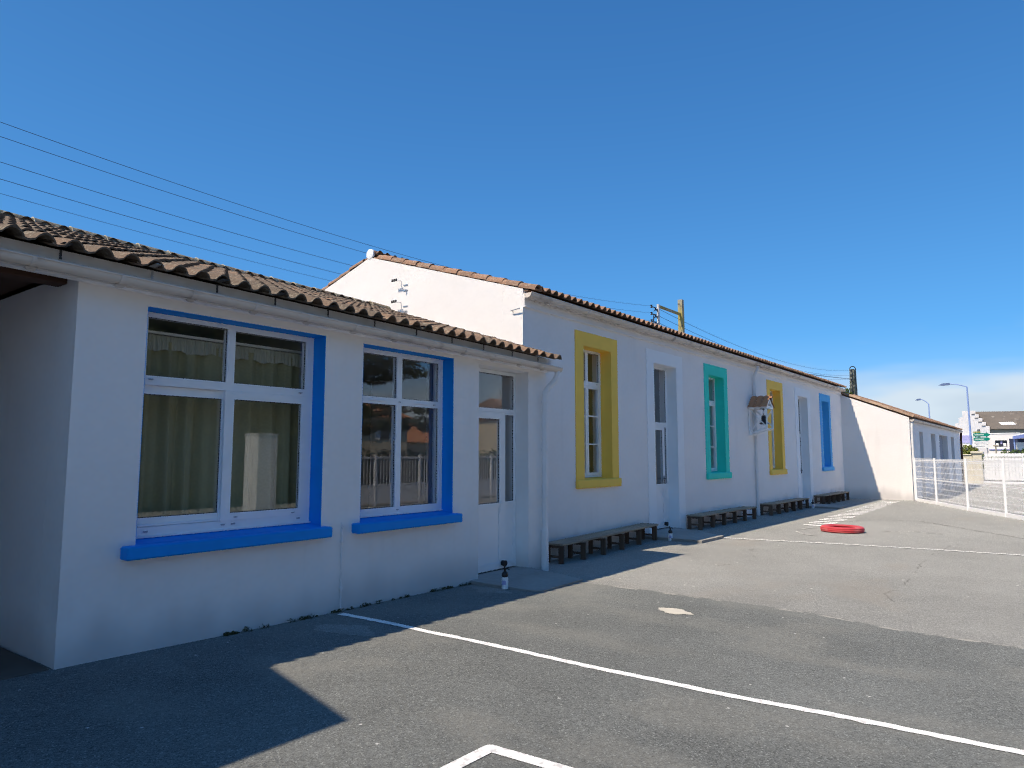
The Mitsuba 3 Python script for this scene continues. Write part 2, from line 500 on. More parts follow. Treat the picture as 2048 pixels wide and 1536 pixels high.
# ------------------------------------------------------------------ ground
def axis_pts(lo, hi, fine_lo, fine_hi, step):
    a = np.arange(fine_lo, fine_hi + 1e-6, step)
    left = fine_lo - np.geomspace(1, fine_lo - lo, 14)[::-1] if fine_lo > lo else []
    right = fine_hi + np.geomspace(1, hi - fine_hi, 14)
    return np.concatenate([left, a, right])


gx, gy = axis_pts(-900, 900, -3, 8, 0.25), axis_pts(-900, 900, -2, 14, 0.25)
X, Y = np.meshgrid(gx, gy, indexing='ij')
V = np.stack([X, Y, gz(X, Y)], -1).reshape(-1, 3)
idx = np.arange(len(V)).reshape(X.shape)
F = np.concatenate([np.stack([idx[:-1, :-1], idx[1:, :-1], idx[1:, 1:]], -1).reshape(-1, 3), np.stack([idx[:-1, :-1], idx[1:, 1:], idx[:-1, 1:]], -1).reshape(-1, 3)])
put('ground', trimesh.Trimesh(V, F, process=False), 'm_asphalt_old', smooth=True, kind='structure', label='pale worn asphalt of the school yard')

joint = JOINT
jl = LineString(joint)
js = [jl.interpolate(t).coords[0] for t in np.arange(0, jl.length, 0.05)]
jr = np.random.default_rng(3)
js = [(x, y + 0.012 * jr.normal()) for x, y in js]
poly = Polygon([(-0.2, -14), (14, -14), (14, 6.9)] + js[::-1] + [(-0.2, 7.62)]).buffer(0)
put('resurfaced_asphalt', drape(poly, 0.004, 0.4), 'm_asphalt_new', smooth=True, kind='structure', label='darker newer asphalt in the near half of the yard')


def painted(name, poly, m='m_paint', dz=0.008, label=None, kind=None):
    return put(name, drape(poly, dz, 0.4), m, 'ground', smooth=True, label=label, kind=kind)


painted('painted_line', line_poly([(0.76, 4.53), (2.1, 4.555), (2.975, 4.581), (3.686, 4.561), (4.77, 4.604), (6.19, 4.67), (9.0, 4.78), (13.5, 4.95)], 0.075, 0.004, 200, 1), label='long white line across the dark asphalt')
painted('painted_line', LineString([(3.93, 1.2), (3.945, 2.985), (4.36, 3.015), (8.5, 3.2)]).buffer(0.042, join_style=1), label='white corner line at the bottom of the photo')
painted('painted_line', line_poly([(1.25, 13.23), (2.2, 13.4), (3.43, 13.668), (4.7, 13.82), (5.93, 13.921), (13.0, 14.6)], 0.065, 0.004, 60, 2, 0.02), label='thin white line before the red tyre')
for k in range(22):
    y = 17.0 + k * 0.52
    x0 = 1.72 - (y - 17.0) * 0.027
    sl = 0.10 if k % 2 else -0.06
    painted('painted_rung', Polygon([(x0, y - 0.08), (x0 + 0.56, y - 0.08 + sl), (x0 + 0.57, y + 0.10 + sl), (x0 + 0.01, y + 0.08)]).buffer(-0.03).buffer(0.03))
a = np.linspace(0.9, 2 * np.pi - 0.6, 60)
for lo, hi in ((1.9, 3.0), (3.5, 4.4)):
    aa = np.linspace(lo, hi, 24)
    painted('painted_arc', LineString(np.stack([2.85 + 0.86 * np.cos(aa), 15.75 + 1.05 * np.sin(aa)], 1)).buffer(0.03), 'm_paint_worn')
painted('painted_arc', LineString([(3.45, 16.5), (4.0, 16.9), (4.5, 16.7)]).buffer(0.03), 'm_paint_worn')
painted('mortar_patch', blob_poly(3.30, 6.66, 0.20, 0.11, 3, amp=0.5), 'm_pale_mortar', label='pale patch of mortar in the dark asphalt')
painted('worn_patch', blob_poly(1.08, 6.42, 0.26, 0.15, 5, amp=0.6), 'm_asphalt_old', 0.006)
painted('worn_patch', blob_poly(1.35, 4.15, 0.30, 0.16, 9, amp=0.9), 'm_asphalt_old', 0.006)
for pts in ([(3.3, 38.0), (3.9, 38.2), (4.4, 37.6), (5.4, 37.9)], [(3.6, 33.5), (4.6, 33.0), (5.2, 34.0)], [(4.6, 26.0), (5.4, 25.0), (6.3, 24.2)], [(3.2, 30.9), (5.2, 30.3)]):
    painted('painted_line', LineString(pts).buffer(0.05))
# door slabs and porch floor
def slab(poly, top0, label):
    m = ext_xy(poly, 0, 0.30)
    v = m.vertices.copy()
    up = v[:, 2] > 0.15
    v[:, 2] = np.where(up, top0(v[:, 0], v[:, 1]), gz(v[:, 0], v[:, 1]) - 0.15)
    m.vertices = v
    put('doorstep_slab', m, 'm_concrete', cat='doorstep', label=label)


slab(Polygon([(0.40, 6.80), (0.62, 6.60), (1.55, 6.62), (1.66, 6.72), (1.62, 7.62), (0.62, 7.88), (0.40, 7.88)]), lambda x, y: np.where(x > 1.2, -0.012, 0.0) - 0.0, 'worn concrete slab at the door beside the nearest pump bottle')
slab(Polygon([(-0.20, 12.99), (0.02, 12.99), (0.02, 12.35), (1.28, 12.2), (1.30, 13.2), (0.02, 14.07), (-0.20, 14.07)]), lambda x, y: gz(x, y) + 0.05, 'concrete slab at the white door between the nearest two benches')
slab(Polygon([(-0.20, 23.19), (0.02, 23.19), (0.02, 22.85), (1.2, 22.75), (1.15, 23.9), (0.02, 24.26), (-0.20, 24.26)]), lambda x, y: gz(x, y) + 0.05, 'farthest concrete slab, at the white door before the last bench')
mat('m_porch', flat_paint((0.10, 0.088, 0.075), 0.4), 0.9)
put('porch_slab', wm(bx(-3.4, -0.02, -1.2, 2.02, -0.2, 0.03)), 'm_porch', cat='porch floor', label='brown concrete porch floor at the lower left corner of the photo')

# ------------------------------------------------------------------ roof tiles
def tile_mesh(w=0.195, L=0.42, seg=8, th=0.014, h=0.052):
    s = np.linspace(0, 1, seg + 1)
    def prof(s):
        cov = np.clip(s / 0.62, 0, 1)
        pan = np.clip((s - 0.62) / 0.38, 0, 1)
        return np.where(s < 0.62, h * np.sin(np.pi * cov) ** 0.85 + 0.004, 0.004 - 0.016 * np.sin(np.pi * pan))
    s = np.array([0, .08, .2, .31, .42, .54, .62, .81, 1.0]) if seg == 8 else s
    n = len(s)
    z = prof(s)
    y = (s - 0.5) * (w + 0.012)
    low, up = 0.022, 0.0
    rows = [np.stack([np.zeros(n), y, z + low], 1), np.stack([np.full(n, L), y * 0.94, z * 0.85 + up], 1),
            np.stack([np.zeros(n), y, z + low - th], 1), np.stack([np.full(n, L), y * 0.94, z * 0.85 + up - th], 1)]
    V = np.vstack(rows)
    F = []
    for j in range(n - 1):
        a, b, c, d = j, j + 1, n + j + 1, n + j
        F += [(a, c, b), (a, d, c)]
        e, f, g, k = 2 * n + j, 2 * n + j + 1, 3 * n + j + 1, 3 * n + j
        F += [(e, f, g), (e, g, k)]
        F += [(a, b, f), (a, f, e)]
    return trimesh.Trimesh(V, F, process=False)       # +x local = up the slope, y along the eave, z normal


def half_round(r, L, seg=8, th=0.014, taper=0.9):
    a = np.linspace(0, np.pi, seg + 1)
    n = len(a)
    def ring(x, rr):
        return np.stack([np.full(n, x), rr * np.cos(a), rr * np.sin(a)], 1)
    V = np.vstack([ring(0, r), ring(L, r * taper), ring(0, r - th), ring(L, r * taper - th)])
    F = []
    for j in range(n - 1):
        a_, b, c, d = j, j + 1, n + j + 1, n + j
        F += [(a_, b, c), (a_, c, d)]
        e, f, g, k = 2 * n + j, 2 * n + j + 1, 3 * n + j + 1, 3 * n + j
        F += [(e, g, f), (e, k, g)]
        F += [(a_, f, b), (a_, e, f), (d, c, g), (d, g, k)]
    return trimesh.Trimesh(V, F, process=False)


SLOPE = 0.316
CS, SN = 1 / math.hypot(1, SLOPE), SLOPE / math.hypot(1, SLOPE)


def slope_matrix(xe, ze, up_dir=-1):
    """local x = up slope (towards world x*up_dir), local y = world y, local z = roof normal"""
    M = np.eye(4)
    ux = np.array([up_dir * CS, 0, SN])
    uz = np.array([-up_dir * SN, 0, CS])
    uy = np.cross(uz, ux)
    M[:3, 0], M[:3, 1], M[:3, 2] = ux, uy, uz
    M[:3, 3] = [xe, 0, ze]
    return M


TILE = tile_mesh()
if np.linalg.det(slope_matrix(0, 0, -1)[:3, :3]) < 0:
    pass


def tilted(M, tilt_y0=5.0):
    S = np.eye(4)
    S[2, 1] = WTILT
    S[2, 3] = -WTILT * tilt_y0
    return S @ M


# ------------------------------------------------------------------ classroom wing (near, left)
W = thing('classroom_wing', 'low white rendered wing with blue framed windows and brown tiled roof in the foreground', 'school building')
WT = 2.93    # top of wall
W1 = (2.563, 0.842, 4.338, 2.748)
W2 = (4.832, 0.842, 6.279, 2.733)
DO = (6.768, -0.3, 7.856, 2.711)
wall_poly = holes((2.044, -0.3, 8.30, WT), [W1, W2, DO])
put('wall', [wm(ext_yz(wall_poly, -0.35, 0.0))], 'm_stucco', W)
# end wall (porch side), back wall and far return wall
put('wall', [wm(bx(-3.5, -0.352, 2.044, 2.30, -0.3, WT))], 'm_stucco', W, label='shaded end wall beside the porch')
put('wall', [wm(bx(-7.4, -7.1, -1.2, 8.30, -0.3, WT)), wm(bx(-7.1, -0.352, 8.05, 8.30, -0.3, WT)), wm(bx(-7.1, -3.5, 2.044, 2.3, -0.3, WT))], 'm_stucco', W, label='rear wall')
put('wall', [wm(bx(-7.1, -0.1, -1.2, -0.95, -0.3, WT)), wm(bx(-3.6, -3.4, -0.95, 2.04, -0.3, WT))], 'm_stucco', W, label='inner wall of the porch')
put('ceiling', [wm(bx(-7.1, -0.352, 2.3, 8.05, 2.80, 2.84))], 'm_interior', W)
put('floor', [wm(bx(-7.1, -0.352, 2.3, 8.05, -0.06, 0.0))], 'm_interior_dark', W)
put('partition', [wm(bx(-3.6, -3.5, 2.3, 8.05, 0.0, 2.8))], 'm_interior', W)
put('beam', wm(bev(-0.36, -0.20, -0.94, 2.042, 2.855, 3.03, 0.008)), 'm_beam', W, label='dark brown beam over the porch')
put('ceiling', wm(bx(-3.4, -0.37, -0.94, 2.04, 2.97, 3.0)), 'm_beam', W)

# eave: fascia and gutter
E_X, E_Z = 0.30, 2.945
put('fascia', wm(bx(0.002, 0.112, -0.9, 8.29, 2.80, 2.978), True), 'm_stucco', W)


def half_gutter(x, z, y0, y1, r=0.072, th=0.004, seg=12, cap=True, bead=0.009):
    a = np.linspace(np.pi, 2 * np.pi, seg + 1)
    out = np.stack([x + r * np.cos(a), z + r * np.sin(a)], 1)
    inn = np.stack([x + (r - th) * np.cos(a[::-1]), z + (r - th) * np.sin(a[::-1])], 1)
    ms = [ext_xz(Polygon(np.vstack([out, inn])), y0, y1), tube([(x + r + 0.002, y0, z + 0.004), (x + r + 0.002, y1, z + 0.004)], bead, 8)]
    if cap:
        disc = Polygon(np.stack([x + (r + 0.001) * np.cos(a), z + (r + 0.001) * np.sin(a)], 1))
        ms += [ext_xz(disc, y0 - 0.006, y0 - 0.001), ext_xz(disc, y1 + 0.001, y1 + 0.006)]
    return ms


GX, GZ, GR = 0.195, 2.85, 0.058
gutter = put('gutter', wm(half_gutter(GX, GZ, -0.9, 8.36, GR), True), 'm_gutter', W, smooth=35)


def bracket(x, z, y, r, xb):
    a = np.linspace(np.pi * 0.98, 2 * np.pi * 1.01, 14)
    path = np.stack([x + (r + 0.004) * np.cos(a), np.full(14, y), z + (r + 0.004) * np.sin(a)], 1)
    v = []
    ms = [ext_xz(LineString(path[:, [0, 2]]).buffer(0.003, cap_style=2), y - 0.014, y + 0.014)]
    ms.append(bx(xb, x - r, y - 0.012, y + 0.012, z + 0.004, z + 0.012))
    # little boss under the gutter
    ms.append(trimesh.convex.convex_hull(np.array([(x - 0.03, y - 0.04, z - r - 0.008), (x + 0.02, y - 0.04, z - r - 0.006), (x - 0.03, y + 0.04, z - r - 0.008), (x + 0.02, y + 0.04, z - r - 0.006),
                                                   (x - 0.02, y - 0.02, z - r - 0.024), (x - 0.02, y + 0.02, z - r - 0.024)])))
    return ms


wy = [1.10, 1.668, 2.254, 2.816, 3.39, 3.96, 4.53, 5.10, 5.67, 6.24, 6.81, 7.38, 7.93]
for y in wy:
    put('gutter__bracket', wm(bracket(GX, GZ, y, GR, 0.11), True), 'm_gutter', W, smooth=35)
for y in (1.85, 2.50, 3.05, 3.62, 4.22, 4.83, 5.45, 6.05, 6.65, 7.25, 7.85):
    put('gutter__strap', wm([bx(0.17, 0.176, y - 0.008, y + 0.008, 2.895, 2.965), bx(0.17, 0.30, y - 0.03, y + 0.03, 2.988, 2.992)], True), 'm_zinc' if int(y * 10) % 2 else 'm_gasket', W)

# roof: deck then tiles
RX = -3.6
MW = slope_matrix(E_X, E_Z)
NC = int((E_X - RX) / CS / 0.345)
rl = (E_X - RX) / CS
deck = []
dv = np.array([(0.10, E_Z + 0.2 * SLOPE - 0.028), (RX, E_Z + (E_X - RX) * SLOPE - 0.01), (RX - 3.9, E_Z - 0.028), (RX - 3.9, E_Z - 0.06), (RX, E_Z + (E_X - RX) * SLOPE - 0.06), (0.10, E_Z + 0.2 * SLOPE - 0.055)])
roof = put('roof', wm(ext_xz(Polygon(dv), -1.2, 8.29), True), 'm_tile_old', W)
MR = slope_matrix(RX - 3.9 + 0.0, E_Z, 1)
items = []
y = -1.1
ncol = 0
while y < 8.2:
    for c in range(NC + 1):
        items.append((y + 0.0975, c))
    y += 0.1905
    ncol += 1
for c in range(3, NC + 1):
    items.append((8.20 + 0.0975 + 0.02, c))
rt = np.random.default_rng(11)
PW = WM


def tile_world(yc, c, M, jit=True):
    L = np.eye(4)
    if jit:
        ang = rt.normal(0, 0.012)
        L[:2, :2] = [[math.cos(ang), -math.sin(ang)], [math.sin(ang), math.cos(ang)]]
        L[2, 3] = abs(rt.normal(0, 0.0025))
    L[0, 3] = c * 0.345 + (rt.normal(0, 0.006) if jit else 0)
    L[1, 3] = M[1, 1] * yc + (rt.normal(0, 0.003) if jit else 0)
    return L


placed = []
for yc, c in items:
    A = WM @ tilted(MW @ tile_world(yc, c, MW))
    placed.append((A, yc, c))
vis = [p for p in placed if p[1] > 1.35]
vis.sort(key=lambda p: np.linalg.norm(p[0][:3, 3] - CAM))
named = vis[:300]
ids = set(id(p) for p in named)
plys = {m: mikit.ply(TILE, m, 50) for m in ('m_tile_old', 'm_tile_mid')}
FLIP = np.linalg.det(MW[:3, :3]) < 0


def tile_mat(yc):
    return 'm_tile_mid' if rt.random() < smoothlin(yc, 4.5, 7.5) else 'm_tile_old'


def smoothlin(x, a, b):
    return min(1.0, max(0.0, (x - a) / (b - a)))


rest = {'m_tile_old': [], 'm_tile_mid': []}
for p in placed:
    A, yc, c = p
    m = tile_mat(yc)
    if id(p) in ids:
        scene[fastnum(roof + '__tile')] = {**plys[m], 'to_world': T(A.tolist())}
    else:
        t = TILE.copy()
        t.apply_transform(A)
        rest[m].append(t)
back = []
for yc in np.arange(-1.0, 8.3, 0.1905):
    for c in range(NC + 1):
        t = TILE.copy()
        t.apply_transform(WM @ tilted(MR @ tile_world(yc, c, MR)))
        back.append(t)
put('tile_field', rest['m_tile_old'] + rest['m_tile_mid'] + back, 'm_tile_old', roof, smooth=50, kind='stuff')
RID = half_round(0.105, 0.44, 10)
for k in range(24):
    y = -1.15 + k * 0.4
    if y > 8.15:
        break
    A = np.eye(4)
    A[:3, 0], A[:3, 1], A[:3, 2] = [0, 1, 0], [-1, 0, 0], [0, 0, 1]
    A[:3, 3] = [RX, y, E_Z + (E_X - RX) * SLOPE + 0.015 + rt.normal(0, 0.003)]
    scene[fastnum(roof + '__ridge_tile')] = {**mikit.ply(RID, 'm_ridge', 40), 'to_world': T((WM @ tilted(A)).tolist())}
    clip = half_round(0.112, 0.02, 8)
    clip.apply_transform(WM @ tilted(A))
    put('ridge_clip', clip, 'm_mortar', roof, smooth=40)
put('flashing', wm(trimesh.convex.convex_hull(np.array([(-0.62, 8.30, E_Z + 0.92 * SLOPE - 0.05), (-0.62, 8.49, E_Z + 0.92 * SLOPE - 0.05), (RX, 8.30, E_Z + (E_X - RX) * SLOPE - 0.05), (RX, 8.49, E_Z + (E_X - RX) * SLOPE - 0.05),
                                                         (-0.62, 8.30, 2.5), (-0.62, 8.49, 2.5), (RX, 8.30, 2.5), (RX, 8.49, 2.5)])), True), 'm_stucco', W)

# blue reveals (liners 3 mm proud of the opening edge) and sills
def liner(y0, z0, y1, z1, d, t=0.004, lip=0.0):
    """three thin lining boards: left jamb, right jamb, head"""
    return [bx(-d, -0.001, y0 - 0.02, y0 + t, z0, z1 - t), bx(-d, -0.001, y1 - t, y1 + 0.02, z0, z1 - t), bx(-d, -0.001, y0 - 0.02, y1 + 0.02, z1 - t, z1 + 0.02)]


for (y0, z0, y1, z1) in (W1, W2):
    put('window_reveal', wm(liner(y0, z0, y1, z1, 0.26)), 'm_blue', W, label='blue painted reveal')
    pro = trimesh.convex.convex_hull(np.array([(-0.22, y0 + 0.006, z0 - 0.02), (-0.22, y1 - 0.006, z0 - 0.02), (-0.22, y0 + 0.006, z0 + 0.03), (-0.22, y1 - 0.006, z0 + 0.03), (-0.001, y0 + 0.006, z0 - 0.02), (-0.001, y1 - 0.006, z0 - 0.02), (-0.001, y0 + 0.006, z0 + 0.004), (-0.001, y1 - 0.006, z0 + 0.004)]))
    sill = bev(0.001, 0.125, y0 - 0.115, y1 + 0.05, z0 - 0.10, z0 + 0.002, 0.012)
    put('window_sill', wm([pro, sill]), 'm_blue', W, label='bright blue projecting sill', smooth=False)


def glass(parent, X, rects):
    for (y0, z0, y1, z1) in rects:
        put('pane', wm(pane_yz(X, y0, y1, z0, z1)) if parent.startswith(W) else pane_yz(X, y0, y1, z0, z1), 'm_glass', parent)


def gaskets(X, rects, t=0.006):
    return [ext_yz(sbox(y0, z0, y1, z1).difference(sbox(y0 + t, z0 + t, y1 - t, z1 - t)), X, X + 0.006) for (y0, z0, y1, z1) in rects]


# window 1: sliding window with two fixed lights above
f = holes((2.57, 0.885, 4.331, 2.741), [(2.66, 2.207, 3.378, 2.70), (3.457, 2.205, 4.238, 2.69), (2.61, 0.955, 4.262, 2.13)])
ms = [ext_yz(f, -0.255, -0.185), bx(-0.21, -0.16, 2.57, 4.331, 0.872, 0.884), bx(-0.205, -0.186, 2.62, 3.36, 0.965, 0.975)]
win = put('window', wm(ms), 'm_pvc', W, label='white four light sliding window with closed curtain')
put('sash', wm(ext_yz(holes((2.612, 0.957, 3.44, 2.128), [(2.665, 1.03, 3.366, 2.055)]), -0.248, -0.222)), 'm_pvc', win)
put('sash', wm(ext_yz(holes((3.372, 0.957, 4.26, 2.128), [(3.462, 1.023, 4.195, 2.055)]), -0.218, -0.175)), 'm_pvc', win)
glass(win, -0.21, [(2.66, 2.207, 3.378, 2.70), (3.457, 2.205, 4.238, 2.69)])
glass(win, -0.236, [(2.665, 1.03, 3.366, 2.055)])
glass(win, -0.2, [(3.462, 1.023, 4.195, 2.055)])
put('gasket', wm(gaskets(-0.206, [(2.66, 2.207, 3.378, 2.70), (3.457, 2.205, 4.238, 2.69)]) + gaskets(-0.234, [(2.665, 1.03, 3.366, 2.055)]) + gaskets(-0.196, [(3.462, 1.023, 4.195, 2.055)])), 'm_gasket', win)
caps = [(2.70, 2.175), (4.18, 2.165), (2.72, 0.92), (3.40, 0.925), (3.50, 0.925), (4.2, 0.925), (3.52, 0.985), (4.13, 0.985)]
put('drain_cap', wm([bx(-0.186 if z > 0.95 and z < 1 else -0.186, -0.172 if z < 0.95 or z > 2 else -0.170, y - 0.018, y + 0.018, z - 0.006, z + 0.006) for y, z in caps]), 'm_grey_panel', win)

# window 2
P2 = [(4.93, 2.195, 5.495, 2.675), (5.577, 2.195, 6.196, 2.67), (4.93, 0.958, 5.487, 2.116), (5.573, 0.960, 6.198, 2.113)]
f = holes((4.839, 0.885, 6.272, 2.726), P2)
win = put('window', wm([ext_yz(f, -0.25, -0.175), bx(-0.20, -0.155, 4.839, 6.272, 0.872, 0.884)]), 'm_pvc', W, label='white four light window with dark gathered curtain')
glass(win, -0.205, P2)
put('gasket', wm(gaskets(-0.2, P2)), 'm_gasket', win)
put('trickle_vent', wm([bev(-0.174, -0.162, 5.08, 5.33, 2.146, 2.164, 0.003), bev(-0.174, -0.162, 5.78, 6.02, 2.146, 2.164, 0.003)]), 'm_pvc', win)
put('drain_cap', wm([bx(-0.174, -0.168, y - 0.018, y + 0.018, z - 0.006, z + 0.006) for y, z in ((5.54, 2.155), (6.12, 2.15), (5.53, 0.925))]), 'm_grey_panel', win)


def curtain(name, y0, y1, z0, z1, x, amp, per, m, label, head=None, seed=0):
    r = np.random.default_rng(seed)
    n, k = 160, 10
    ys = np.linspace(y0, y1, n)
    ph = np.cumsum(2 * np.pi * (y1 - y0) / n / per * (1 + 0.35 * np.sin(ys * 5.3 + seed) + 0.2 * r.normal(size=n)))
    base = amp * (np.sin(ph) + 0.35 * np.sin(2.3 * ph + 1))
    zs = np.linspace(z1, z0, k)
    V = [np.stack([x + base * (0.55 + 0.45 * (i / (k - 1))), ys + 0.01 * np.sin(ph * 0.5) * i / k, np.full(n, z)], 1) for i, z in enumerate(zs)]
    Fc = [(i * n + j, i * n + j + 1, (i + 1) * n + j + 1) for i in range(k - 1) for j in range(n - 1)] + [(i * n + j, (i + 1) * n + j + 1, (i + 1) * n + j) for i in range(k - 1) for j in range(n - 1)]
    key = thing(name, label, 'curtain')
    put('fabric', wm(trimesh.Trimesh(np.vstack(V), Fc, process=False)), m, key, smooth=True)
    if head:
        n = 300
        ys = np.linspace(y0, y1, n)
        bb = 0.012 * np.sin(ys * 150) + 0.006 * np.sin(ys * 67)
        hz = 0.010 * np.sin(ys * 17) + 0.006 * np.sin(ys * 41) - 0.02
        V = np.vstack([np.stack([x + 0.03 + bb, ys, np.full(n, z1 + head)], 1), np.stack([x + 0.035 + bb * 0.6, ys, z1 - 0.06 + hz], 1)])
        Fc = [(j, j + 1, n + j + 1) for j in range(n - 1)] + [(j, n + j + 1, n + j) for j in range(n - 1)]
        put('heading', wm(trimesh.Trimesh(V, Fc, process=False)), 'm_curtain_head', key, smooth=True, label='pale ruffled heading')
        put('rail', wm(bx(x - 0.01, x + 0.03, y0 - 0.05, y1 + 0.05, z1 + head + 0.012, z1 + head + 0.035)), 'm_pvc', key)


curtain('curtain', 2.36, 4.62, 0.72, 2.56, -0.54, 0.06, 0.26, 'm_curtain', 'olive beige curtain drawn across the largest window', 0.05, 4)
curtain('curtain', 6.26, 6.56, 0.72, 2.70, -0.45, 0.035, 0.09, 'm_curtain_grey', 'dark grey curtain gathered at the right of the second window', None, 6)

# wing door
ms = []
TP = (6.85, 2.18, 7.80, 2.655)
LG = (6.93, 0.895, 7.47, 2.035)
SG = (7.60, 0.905, 7.795, 2.10)
f = holes((6.775, 0.004, 7.849, 2.704), [TP, (6.825, 0.004, 7.815, 2.13)])
door = put('door', wm([ext_yz(f, -0.27, -0.215)]), 'm_pvc', W, label='white glazed door with transom light')
put('leaf', wm([ext_yz(holes((6.828, 0.012, 7.515, 2.127), [LG, (6.95, 0.10, 7.465, 0.83)]), -0.265, -0.21), bx(-0.25, -0.222, 6.952, 7.463, 0.102, 0.828)]), 'm_pvc', door)
put('leaf', wm([ext_yz(holes((7.519, 0.012, 7.812, 2.127), [SG, (7.60, 0.10, 7.79, 0.85)]), -0.265, -0.213), bx(-0.25, -0.225, 7.602, 7.788, 0.102, 0.848)]), 'm_pvc', door)
glass(door, -0.235, [TP])
glass(door, -0.232, [LG])
glass(door, -0.236, [SG])
put('gasket', wm(gaskets(-0.23, [TP]) + gaskets(-0.228, [LG]) + gaskets(-0.231, [SG])), 'm_gasket', door)
put('handle', wm([bev(-0.21, -0.198, 7.478, 7.508, 0.76, 0.93, 0.004), bev(-0.198, -0.145, 7.485, 7.50, 0.885, 0.90, 0.004), bev(-0.158, -0.145, 7.40, 7.50, 0.885, 0.90, 0.004)]), 'm_pvc', door)
put('door_stop', wm(tube([(-0.21, 7.53, 0.085), (-0.15, 7.53, 0.08)], [0.035, 0.042], 12)), 'm_black', door, smooth=40)
put('kickplate', wm(bx(-0.2135, -0.209, 6.85, 7.515, 0.02, 0.085)), 'm_pvc', door)

# downpipe with swan neck, joints and clips
pp = [(0.195, 8.31, 2.77), (0.195, 8.31, 2.70), (0.17, 8.285, 2.62), (0.10, 8.20, 2.50), (0.075, 8.165, 2.43), (0.07, 8.16, 2.30), (0.07, 8.155, 1.2), (0.07, 8.15, -0.02)]
pipe = put('downpipe', wm(tube(pp, 0.042, 14)), 'm_pipe', W, smooth=50)
for z in (2.30, 1.62, 0.95, 0.42):
    put('pipe_clip', wm(lathe([(0.043, -0.02), (0.05, -0.02), (0.05, 0.02), (0.043, 0.02)], 16, (0.07, 8.156, z))), 'm_pipe', pipe, smooth=40)
put('pipe_sleeve', wm(lathe([(0.043, -0.06), (0.054, -0.055), (0.054, 0.50), (0.043, 0.52)], 16, (0.07, 8.151, -0.02))), 'm_pipe', pipe, smooth=40)
put('conduit', wm([tube([(0.012, 4.595, -0.05), (0.014, 4.59, 0.84), (0.004, 4.588, 0.865)], 0.009, 8), bx(0.0, 0.03, 4.575, 4.61, 0.20, 0.225), bx(0.0, 0.03, 4.575, 4.61, 0.66, 0.685)]), 'm_pipe', W)

# ------------------------------------------------------------------ main building
B = thing('school_building', 'long tall white rendered school building with coloured window surrounds and gable end', 'school building')
GY, YE = 8.526, 28.992
WIN = [10.007, 15.604, 20.153, 25.823]
WCOL = ['m_yellow', 'm_teal', 'm_yellow', 'm_light_blue']
WNAM = ['yellow surround nearest the gable', 'teal surround', 'yellow surround beside the bell cage', 'light blue surround at the far end']
DOOR = [12.661, 22.869]
BT = 4.06
ops = [(w + 0.258, 1.10, w + 1.226, 3.455) for w in WIN] + [(d + 0.318, -0.4, d + 1.405, 3.437) for d in DOOR]
put('wall', ext_yz(holes((GY, -0.4, YE, BT), ops), -0.40, 0.0), 'm_stucco', B)
RXB, EXB, EZB = -3.642, 0.22, 4.10
apex = EZB + (EXB - RXB) * SLOPE - 0.005
gab = Polygon([(-7.30, -0.4), (-0.402, -0.4), (-0.402, EZB + (EXB + 0.402) * SLOPE - 0.02), (RXB, apex - 0.02), (-7.30, EZB + 0.015 * 1)])
gab = Polygon([(-7.30, -0.4), (-0.0, -0.4), (0.0, BT), (0.0, EZB + EXB * SLOPE - 0.035), (RXB, apex - 0.035), (-7.30, EZB + EXB * SLOPE - 0.035)])
gab2 = Polygon([(-7.30, -0.4), (-0.402, -0.4), (-0.402, EZB + (EXB + .402) * SLOPE - 0.035), (RXB, apex - 0.035), (-7.30, EZB + EXB * SLOPE - 0.035)])
put('gable_wall', [ext_xz(gab2, GY + 0.001, GY + 0.36), ext_xz(Polygon([(-0.401, BT + 0.001), (0.0, BT + 0.001), (0.0, EZB + EXB * SLOPE - 0.035), (-0.401, EZB + (EXB + .401) * SLOPE - 0.035)]), GY + 0.001, GY + 0.36)], 'm_stucco', B, label='sunlit white gable end')
put('wall', [ext_xz(gab2, YE - 0.36, YE - 0.002), bx(-7.30, -7.0, GY + 0.36, YE - 0.36, -0.4, EZB)], 'm_stucco', B, label='rear walls')
put('partition', [bx(-3.1, -3.0, GY + 0.37, YE - 0.37, 0, 3.9)] + [bx(-3.0, -0.41, y, y + 0.1, 0, 3.9) for y in (12.1, 15.0, 19.5, 22.4, 25.0)], 'm_interior', B)
put('ceiling', bx(-6.9, -0.402, GY + 0.37, YE - 0.37, 3.92, 3.96), 'm_interior', B)
put('floor', bx(-6.9, -0.402, GY + 0.37, YE - 0.37, -0.06, -0.02), 'm_interior_dark', B)
dv = [(EXB - 0.14, EZB + 0.14 * SLOPE - 0.03), (RXB, apex - 0.005), (2 * RXB - EXB + 0.04, EZB - 0.03), (2 * RXB - EXB + 0.04, EZB - 0.058), (RXB, apex - 0.033), (EXB - 0.14, EZB + 0.14 * SLOPE - 0.058)]
roofb = put('roof', ext_xz(Polygon(dv), GY + 0.02, YE + 0.05), 'm_tile_main', B)
MB = slope_matrix(EXB, EZB)
MBR = slope_matrix(2 * RXB - EXB, EZB, 1)
NB = int((EXB - RXB) / CS / 0.345)
fld = []
pl_main = mikit.ply(TILE, 'm_tile_main', 50)
ys = np.arange(GY + 0.16, YE + 0.02, 0.1905)
for yc in ys:
    scene[fastnum(roofb + '__eave_tile')] = {**pl_main, 'to_world': T((MB @ tile_world(yc, 0, MB)).tolist())}
    for c in range(1, NB + 1):
        t = TILE.copy()
        t.apply_transform(MB @ tile_world(yc, c, MB))
        fld.append(t)
    for c in range(NB + 1):
        t = TILE.copy()
        t.apply_transform(MBR @ tile_world(yc, c, MBR))
        fld.append(t)
put('tile_field', fld, 'm_tile_main', roofb, smooth=50, kind='stuff')
RAKE = half_round(0.095, 0.40, 10)
